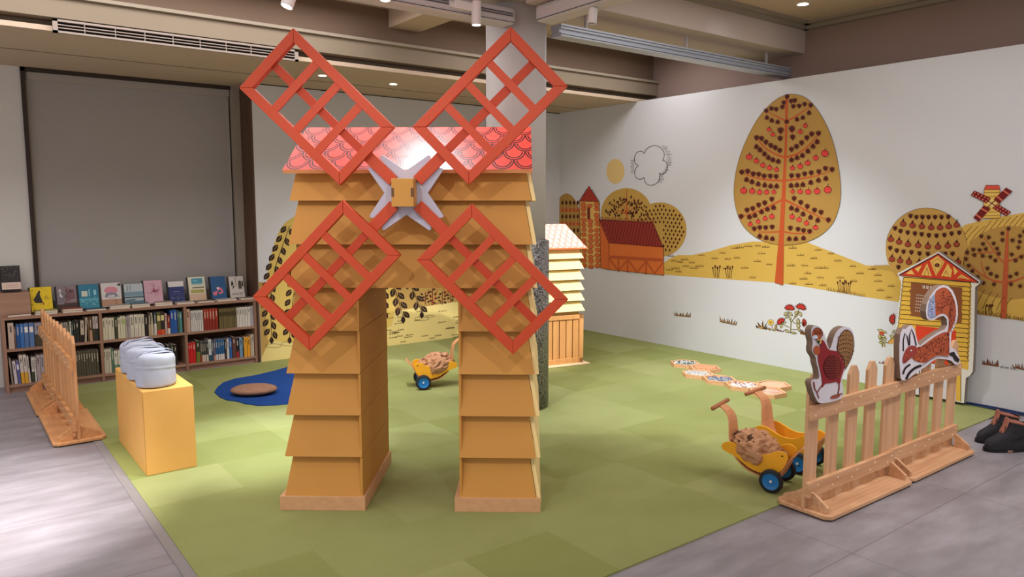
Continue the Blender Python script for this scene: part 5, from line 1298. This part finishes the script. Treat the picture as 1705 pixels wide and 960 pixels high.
row([(17.5, 21, .235, (140, 128, 118), 'thin taupe spine leaning left at the far left '+LL, dict(lean=-.05)), (22.6, 28.2, .2, (206, 198, 200), 'white spine beside the blue-violet one '+LL, dict(lean=-.05)), (28.8, 33.8, .2, (96, 98, 150), 'blue-violet spine with a pale round mark '+LL, dict(lean=-.05, c3=(214, 210, 226))),
     (34.4, 40.4, .25, (206, 196, 186), 'tall white spine with yellow band, left of the two '+LL, dict(c2=(222, 166, 48), split=.38, lean=-.04)), (40.8, 46.6, .25, (206, 196, 186), 'tall white spine with yellow band, right of the two '+LL, dict(c2=(222, 166, 48), split=.38, lean=-.04)), (47, 50.4, .235, (202, 192, 182), 'thin white spine beside the yellow banded books '+LL, dict(lean=-.04)),
     (52.6, 57, .22, (210, 204, 194), 'white spine with a dark green foot '+LL, dict(c2=(56, 62, 48), split=.42)), (57.4, 60.4, .22, (206, 200, 190), 'thin white spine right of the green footed one '+LL), (61, 67.6, .235, (168, 152, 152), 'wide mauve-grey spine, left one '+LL), (68, 74.5, .235, (166, 156, 162), 'wide cool grey spine, right of the mauve one '+LL),
     (75, 80.5, .225, (184, 92, 66), 'orange-red spine beside the fence post '+LL), (83, 89, .21, (150, 140, 124), 'dull tan spine behind the fence '+LL), (90, 97, .21, (124, 112, 98), 'brown-grey spine behind the fence '+LL), (98, 105, .21, (140, 132, 118), 'stone coloured spine behind the fence '+LL)], Z0, 610)
o_ = [(126.5+k*4.35, 126.5+(k+1)*4.35-.2, .228, (84, 80, 66), 'dark olive-grey slim volume from a matching set '+LL, dict(group='dark olive matching volumes')) for k in range(9)]
row(o_, Z0, 610)
def b4(x): return 160+x/7.3875
def R4(a, b, h, c, l, d=None): return (b4(a), b4(b), h, c, l, d or {})
row([R4(80, 113, .2, CRM, 'cream spine, leftmost '+MUr), R4(114, 149, .205, (204, 196, 176), 'cream-grey spine, second from the left '+MUr), R4(150, 186, .2, (208, 200, 180), 'pale cream spine, third from the left '+MUr), R4(187, 225, .2, (202, 194, 172), 'cream spine beside the dark green one '+MUr),
     R4(230, 265, .2, (62, 66, 44), 'dark green spine among the cream ones '+MUr), R4(269, 299, .195, (206, 196, 168), 'cream spine just right of the dark green one '+MUr), R4(302, 329, .205, (212, 204, 178), 'cream spine left of the light green one '+MUr), R4(331, 361, .208, (202, 200, 170), 'cream spine with a light green top '+MUr, dict(c3=(150, 176, 82))),
     R4(364, 389, .2, (176, 164, 154), 'thin greyish spine, right of the light green topped one '+MUr), R4(391, 417, .208, (168, 158, 160), 'thin mauve-grey spine '+MUr), R4(420, 467, .212, (206, 198, 182), 'wide white spine with a thin rule, left of a matching pair '+MUr, dict(c2=(196, 188, 172), split=.4)), R4(470, 520, .212, (206, 198, 182), 'wide white spine with a thin rule, right of a matching pair '+MUr, dict(c2=(196, 188, 172), split=.4)),
     R4(524, 558, .21, (210, 202, 184), 'white spine next to the white-ended gap '+MUr), R4(560, 597, .21, (206, 198, 178), 'white spine at the edge of the dark gap '+MUr), R4(603, 640, .2, (40, 30, 30), 'black spine in the dark gap '+MUr),
     R4(645, 680, .215, (80, 66, 52), 'black and tan spine '+MUr, dict(c2=(170, 150, 122), split=.5)), R4(682, 712, .215, (196, 184, 158), 'thin beige spine leaning left '+MUr, dict(lean=-.04)), R4(716, 750, .22, (54, 62, 72), 'navy spine with a white foot '+MUr, dict(c2=(206, 196, 186), split=.5)),
     R4(752, 797, .218, (96, 92, 54), 'olive spine with cream top and red foot '+MUr, dict(c2=(190, 62, 40), split=.22, c3=(216, 200, 140))), R4(799, 848, .218, (52, 40, 40), 'dark spine with cream top and red-yellow foot '+MUr, dict(c2=(206, 86, 44), split=.22, c3=(216, 200, 140))),
     R4(852, 878, .2, (190, 160, 148), 'thin pinkish spine '+MUr), R4(882, 915, .18, (136, 44, 40), 'dark red spine with a white foot '+MUr, dict(c2=(214, 200, 186), split=.3)), R4(918, 958, .228, (34, 82, 152), 'blue spine, left of two alike '+MUr), R4(961, 1001, .228, (44, 92, 164), 'blue spine, right of two alike '+MUr),
     R4(1004, 1026, .222, (70, 82, 74), 'thin dark grey-green spine '+MUr), R4(1028, 1062, .205, (76, 134, 130), 'teal spine at the right end '+MUr)], Z1, 545)
row([R4(95, 126, .225, (196, 190, 168), 'cream thick volume, left of three alike '+ML, dict(group='cream volumes')), R4(127, 158, .225, (196, 190, 168), 'cream thick volume, middle of three alike '+ML, dict(group='cream volumes')), R4(159, 190, .225, (196, 190, 168), 'cream thick volume, right of three alike '+ML, dict(group='cream volumes')),
     R4(192, 226, .225, (84, 112, 96), 'grey-green spine '+ML), R4(228, 271, .2, (206, 204, 186), 'white spine with green stripes, left of two '+ML, dict(c2=(110, 140, 122), split=.35)), R4(275, 336, .2, (206, 204, 186), 'white spine with green stripes, right of two '+ML, dict(c2=(110, 140, 122), split=.35)),
     R4(340, 360, .2, (196, 164, 150), 'thin pink-beige spine '+ML), R4(363, 384, .225, (196, 176, 158), 'tan spine beside the grey cushions '+ML)]
    + [R4(400+k*58, 455+k*58, .19+.01*(k % 3), [(80, 76, 70), (120, 110, 96), (56, 56, 54), (96, 104, 92)][k % 4], ['charcoal', 'stone brown', 'blackish', 'grey-green'][k % 4]+' spine mostly hidden behind the grey cushions, '+['far left', 'left', 'centre left', 'centre', 'centre right', 'right', 'far right', 'last'][k], {}) for k in range(8)]
    + [R4(880, 925, .2, (40, 44, 38), 'black spine right of the cushions '+ML), R4(928, 962, .205, (58, 66, 52), 'dark green spine right of the cushions '+ML), R4(965, 1000, .2, (36, 34, 34), 'black spine before the empty end '+ML)], Z0, 605)
def b5(x): return 300+x/7.386
def R5(a, b, h, c, l, d=None): return (b5(a), b5(b), h, c, l, d or {})
gset = lambda a, b, n, h, c, l, g, d=None: [R5(a+(b-a)*k/n, a+(b-a)*(k+1)/n-1.5, h, c, l, dict(d or {}, group=g)) for k in range(n)]
rowsRU = [R5(70, 122, .225, (196, 158, 138), 'pinkish wood block with two dots at the left end '+RU)]
rowsRU += gset(130, 284, 6, .205, (204, 198, 192), 'slim white volume from the matching white set beside the red books '+RU, 'slim white volumes')
rowsRU += gset(290, 466, 5, .21, (164, 58, 40), 'red patterned volume from a matching set '+RU, 'red patterned volumes', dict(c2=(140, 46, 36), split=.5))
rowsRU += gset(482, 694, 8, .2, (112, 98, 62), 'olive and gold volume from a matching set '+RU, 'olive and gold volumes', dict(c3=(66, 52, 34)))
rowsRU += gset(698, 864, 5, .2, (206, 198, 188), 'plain white volume from the matching set right of the olive books '+RU, 'plain white volumes')
rowsRU += gset(867, 918, 3, .205, (186, 178, 180), 'white and grey striped slim volume at the right end '+RU, 'striped slim volumes')
row(rowsRU, Z1, 530)
rowsRL = [R5(82, 104, .2, (74, 34, 38), 'dark maroon spine at the left end '+RL), R5(105, 133, .2, (196, 30, 34), 'bright red spine, left of three reds '+RL), R5(134, 160, .2, (206, 36, 38), 'bright red spine, middle of three reds '+RL), R5(161, 199, .205, (190, 34, 36), 'bright red spine, right of three reds '+RL),
     R5(202, 252, .215, (50, 56, 38), 'dark green spine with a yellow-green label '+RL, dict(c2=(110, 116, 50), split=.48)), R5(255, 275, .205, (92, 84, 80), 'grey spine with a red foot '+RL, dict(c2=(160, 52, 42), split=.3))]
rowsRL += gset(277, 354, 3, .2, (66, 66, 64), 'dark grey slim volume with a white foot '+RL, 'dark grey volumes with white feet', dict(c2=(206, 192, 180), split=.34))
rowsRL += [R5(357, 393, .215, (206, 206, 204), 'white spine with a teal foot '+RL, dict(c2=(52, 84, 96), split=.28)), R5(395, 418, .2, (70, 84, 104), 'thin slate spine '+RL), R5(421, 443, .2, (104, 92, 112), 'thin violet-grey spine with a peach foot '+RL, dict(c2=(206, 150, 130), split=.25))]
rowsRL += gset(446, 554, 4, .205, (42, 92, 140), 'blue volume with a white foot from a matching set '+RL, 'blue volumes with white feet', dict(c2=(208, 200, 198), split=.28))
rowsRL += [R5(557, 579, .2, (60, 46, 52), 'thin dark spine with a pale mark '+RL), R5(582, 608, .2, (206, 206, 204), 'thin white spine between dark and blue '+RL), R5(611, 646, .205, (46, 90, 156), 'plain blue spine right of the thin white one '+RL), R5(650, 694, .215, (96, 60, 54), 'brown spine '+RL), R5(697, 734, .2, (40, 30, 36), 'black spine with a red foot '+RL, dict(c2=(150, 40, 44), split=.32)),
     R5(737, 776, .2, (110, 140, 168), 'light steel blue spine '+RL), R5(779, 790, .2, (52, 44, 40), 'thin dark spine before the yellow books '+RL), R5(792, 829, .2, (214, 152, 46), 'amber yellow spine, left one '+RL), R5(832, 866, .2, (224, 150, 40), 'orange-yellow spine, right one '+RL), R5(870, 888, .218, (186, 170, 140), 'thin tan spine '+RL), R5(891, 918, .222, (190, 178, 162), 'pale grey-cream spine at the right end '+RL)]
row(rowsRL, Z0, 600)
# ------------------------------------------------------------------ display books and stacks on top
M_stand = mat('book_stand', (34, 30, 30), .5, .4)
ZS = .6575
def dbook(xa, xb, ztop, label, cover, art, z0=.672, Y=7.80, th=.016, band=None, tilt=.27, stand=True, spine=None):
    x0_, x1_ = ony(xa, 480, 7.78).x, ony(xb, 480, 7.78).x; W = x1_-x0_; h = (ztop-z0)/cos(tilt)
    O = Vector((x0_, Y-.035, z0)); u = Vector((1, 0, 0)); up = Vector((0, sin(tilt), cos(tilt))); nb = Vector((0, cos(tilt), -sin(tilt)))
    fr = (O, u, nb, up)
    t = thing('display_book', label, 'book', O+Vector((W/2, 0, 0)), None)
    b = MB(fr).box(0, W, 0, .002, 0, h, 0).box(0, W, th-.002, th, 0, h, 0).box(0, .002, 0, th, 0, h, 0).box(.002, W-.003, .002, th-.002, .003, h-.003, 1)
    b.build('cover', [bk_mat(cover), M_page], t)
    b = MB(fr); ms = []
    for i, (c, pts) in enumerate(art):
        if c not in ms: ms.append(c)
        if len(pts) == 4 and not isinstance(pts[0], tuple): x_, y_, w_, h_ = pts; pts = [(x_, y_), (x_+w_, y_), (x_+w_, y_+h_), (x_, y_+h_)]
        b.face([(p[0]*W, -.0004-.0003*i, p[1]*h) for p in pts], ms.index(c))
    if ms: b.build('cover_art', [bk_mat(c) for c in ms], t, recalc=False)
    if stand:
        s = thing('book_stand', 'black metal book stand behind the '+label.split(' book')[0]+' book', 'stand', O+Vector((W/2, .02, 0)), 'black book stands')
        a = .01
        MB(fr).box(-.014, W+.004, th+.001, th+.005, -.0, h*1.0+.004).build('back_plate', M_stand, s)
        MB(fr).box(.01, W-.01, -.012, th+.003, -.0055, -.0015).build('lip', M_stand, s)
        q = O+Vector((W/2, 0, 0))
        MB().prism([(x0_+.01, Y, z0-.0145), (x0_+.01, Y+.09, z0-.0145), (x0_+.01, Y+.045, z0+h*.6)], (.004, 0, 0)).prism([(x1_-.014, Y, z0-.0145), (x1_-.014, Y+.09, z0-.0145), (x1_-.014, Y+.045, z0+h*.6)], (.004, 0, 0)).build('foot', M_stand, s)
    return t
def ellp(cx_, cy_, rx, ry, n=14): return [(cx_+rx*cos(2*pi*i/n), cy_+ry*sin(2*pi*i/n)) for i in range(n)]
def chars(x, y, s, n, c, vert=True, sx=1.0, seed=1):
    r_ = random.Random(seed); out = []
    for k in range(n):
        cx_, cy_ = (x, y-k*s*1.25) if vert else (x+k*s*1.2, y)
        for j in range(3): yy = cy_+s*(j*.32); out.append((c, [(cx_, yy), (cx_+s*r_.uniform(.6, .9), yy), (cx_+s*.8, yy+s*.12), (cx_, yy+s*.12)]))
        xx = cx_+s*r_.uniform(.2, .5); out.append((c, [(xx, cy_), (xx+s*.14, cy_), (xx+s*.14, cy_+s*.85), (xx, cy_+s*.85)]))
    return out
def spk(n, cs, seed, x0=.05, x1=.95, y0=.05, y1=.95, s=.05):
    r_ = random.Random(seed); out = []
    for _ in range(n):
        x, y = r_.uniform(x0, x1), r_.uniform(y0, y1); a = r_.uniform(0, pi); l = r_.uniform(.4, 1.4)*s
        out.append((r_.choice(cs), [(x-l*cos(a), y-l*sin(a)), (x+.2*l*sin(a), y-.2*l*cos(a)), (x+l*cos(a), y+l*sin(a)), (x-.2*l*sin(a), y+.2*l*cos(a))]))
    return out
dbook(3, 35, 1.085, 'black and grey sketch cover book with a cream band, on the wooden riser', (44, 38, 38), spk(60, [(120, 108, 104), (90, 80, 78), (150, 136, 130)], 1, .08, .92, .5, .97, .04)+[((206, 184, 170), (0, .04, 1.0, .28))]+[((170, 130, 110), (.2, .2, .6, .02)), ((170, 130, 110), (.15, .12, .7, .015))], z0=.872, Y=7.80)
dbook(50, 86, .885, 'bright yellow cover book with a black piano shape', (222, 190, 30), [((40, 36, 36), [(.12, .48), (.42, .88), (.48, .82), (.44, .7), (.56, .34), (.22, .36)])]+spk(34, [(60, 50, 30), (120, 90, 30)], 4, .05, .95, .05, .95, .04)+[((170, 60, 50), [(.55, .26), (.6, .26), (.6, .36), (.55, .36)])]+chars(.66, .58, .06, 2, (60, 50, 40), False)+chars(.66, .5, .06, 3, (60, 50, 40), False))
dbook(94, 127, .862 if False else .88, 'mauve and brown painted cover book with white characters', (128, 112, 116), [((86, 58, 54), (.35, .0, .65, .3)), ((116, 84, 88), [(.4, .3), (.95, .5), (.9, .85), (.5, .9), (.45, .6)]), ((110, 104, 112), (.05, .3, .36, .4)), ((66, 46, 42), (.0, 0, 1, .24))]+chars(.12, .76, .15, 2, (226, 222, 222))+chars(.2, .52, .12, 1, (226, 222, 222))+spk(16, [(66, 44, 40), (150, 120, 112)], 5, .4, .95, .3, .95, .08))
dbook(131, 164, .885, 'teal blue painted cover book with a cream square', (56, 128, 148), [((44, 112, 140), (0, .45, 1, .55)), ((90, 160, 172), (0, .33, 1, .07)), ((190, 196, 176), (.14, .5, .3, .23)), ((120, 176, 186), (.5, .5, .07, .3)), ((130, 186, 196), (.75, .55, .14, .2))]+spk(12, [(90, 164, 176), (120, 180, 186)], 6, .05, .95, .05, .45, .12))
dbook(168.5, 202, .888, 'white glossy cover book with a pink dome and kraft band', (196, 190, 188), [((196, 128, 140), ellp(.5, .68, .34, .17)), ((120, 124, 140), ellp(.5, .48, .3, .12)), ((200, 190, 186), ellp(.5, .44, .2, .06)), ((168, 130, 104), (0, .03, 1, .28)), ((140, 104, 84), (.68, .03, .05, .28)), ((40, 38, 40), [(.8, .9), (.98, .98), (.98, .84)])]+spk(12, [(50, 46, 48)], 9, .05, .95, .4, .55, .05))
dbook(207, 238.5, .868, 'grey-blue seascape cover book', (168, 176, 180), [((110, 138, 150), (0, .42, 1, .2)), ((60, 72, 82), (0, .34, 1, .06)), ((140, 156, 162), (0, .28, 1, .06)), ((46, 56, 66), (.05, .22, .5, .04)), ((84, 112, 124), (0, 0, 1, .2))]+chars(.16, .86, .07, 3, (66, 66, 70))+chars(.3, .86, .07, 3, (66, 66, 70)))
dbook(240.5, 271, .89, 'pink patterned cover book', (196, 156, 168), spk(50, [(176, 120, 136), (214, 178, 186), (150, 90, 104)], 12, .05, .95, .05, .95, .07)+[((140, 50, 70), [(.42, .5), (.6, .5), (.52, .68)]), ((150, 70, 84), [(.6, .55), (.85, .62), (.65, .48)])])
dbook(281, 307, .868, 'deep blue cover book with a white top', (44, 52, 100), [((206, 200, 198), (0, .74, 1, .26)), ((120, 120, 160), (.3, .48, .4, .03)), ((84, 88, 130), (.2, .38, .6, .02))]+spk(14, [(120, 120, 150), (170, 170, 190)], 13, .1, .95, .03, .28, .06))
dbook(315, 343, .9, 'cream cover book with a turquoise beach picture', (206, 200, 178), [((70, 140, 160), (.2, .72, .66, .22)), ((150, 176, 170), (.2, .66, .66, .06)), ((90, 80, 60), (.22, .52, .7, .05)), ((160, 152, 84), (.1, .32, .8, .14)), ((196, 166, 140), (.0, .0, 1, .28)), ((110, 170, 184), (.28, .8, .3, .06))])
dbook(352, 377, .893, 'blue cover book with a pink bird-like figure', (44, 84, 128), [((206, 110, 130), [(.1, .3), (.4, .36), (.42, .5), (.6, .52), (.75, .42), (.8, .28), (.6, .2), (.45, .26), (.3, .16), (.12, .18)]), ((226, 214, 214), ellp(.45, .48, .08, .05)), ((44, 84, 128), ellp(.55, .34, .12, .05)), ((60, 40, 50), [(.3, .2), (.5, .3), (.42, .32)])])
dbook(383, 407, .885, 'white cover book with black ink figures', (200, 190, 184), [((40, 34, 34), [(.12, .55), (.3, .62), (.24, .82), (.16, .75)]), ((44, 38, 38), [(.18, .4), (.34, .5), (.26, .6)]), ((80, 66, 58), (.62, .4, .22, .3)), ((60, 50, 46), (.66, .7, .16, .08)), ((60, 52, 50), (.86, .5, .1, .26))]+chars(.42, .86, .08, 4, (50, 44, 44))+chars(.1, .14, .07, 6, (80, 70, 66), False)+chars(.62, .14, .1, 2, (80, 70, 66), False))
def flat(pxa, pxb, n, label, top, k=0, Yf=7.652, dep=.12, ang=0, z0=.657):
    xa, xb = ony(pxa, 520, Yf).x, ony(pxb, 520, Yf).x; rr = random.Random(int(pxa))
    for i in range(n):
        h = .0165; z = z0+i*(h+.0006); dx = rr.uniform(-.004, .004)*(i > 0); cx_, cy_ = (xa+xb)/2+dx, Yf+dep/2
        a = ang+rr.uniform(-.04, .04); u = Vector((cos(a), sin(a), 0)); v = Vector((-sin(a), cos(a), 0))
        b = MB(((cx_, cy_+.004, z), u, v)); W, D = (xb-xa)/2-.003, dep/2
        b.box(-W, W, -D, D, 0, .0015, 0).box(-W, W, -D, D, h-.0015, h, 0).box(-W, W, D-.002, D, 0, h, 0).box(-W+.002, W-.002, -D+.001, D-.002, .0015, h-.0015, 1)
        o = b.build('stacked_book', [bk_mat(top if i == n-1 else (190, 180, 166)), M_page])
        pos_ = '' if n == 1 else (', upper of two' if i else ', lower of two')
        tag(o, label+pos_, 'book')
flat(11, 52, 1, 'book with a dark curled cover lying flat before the wooden riser', (110, 92, 80), ang=.05)
flat(58, 97, 2, 'book lying flat before the yellow piano book', (150, 144, 84))
flat(104, 139, 2, 'book with red-brown cover lying flat before the mauve book', (140, 72, 52))
flat(144, 178, 1, 'book with dark blue glossy cover lying flat before the teal book', (52, 74, 92))
flat(184, 219, 2, 'book lying flat before the pink dome book', (160, 150, 142), ang=-.08)
flat(220, 252, 2, 'book with grey-blue cover lying flat before the seascape book', (96, 112, 118))
flat(260, 290, 2, 'book lying flat at an angle before the pink book', (150, 130, 124), ang=-.12)
flat(295, 326, 1, 'thick white book lying flat before the deep blue book', (176, 168, 160))
flat(330, 359, 1, 'book with a taupe cover lying flat before the beach picture book', (120, 104, 92))
flat(363, 396, 1, 'book with a black square on its cover lying flat before the blue bird book', (186, 176, 164))
flat(402, 427, 1, 'thin grey book lying flat before the ink figures book', (134, 120, 110), ang=-.05)
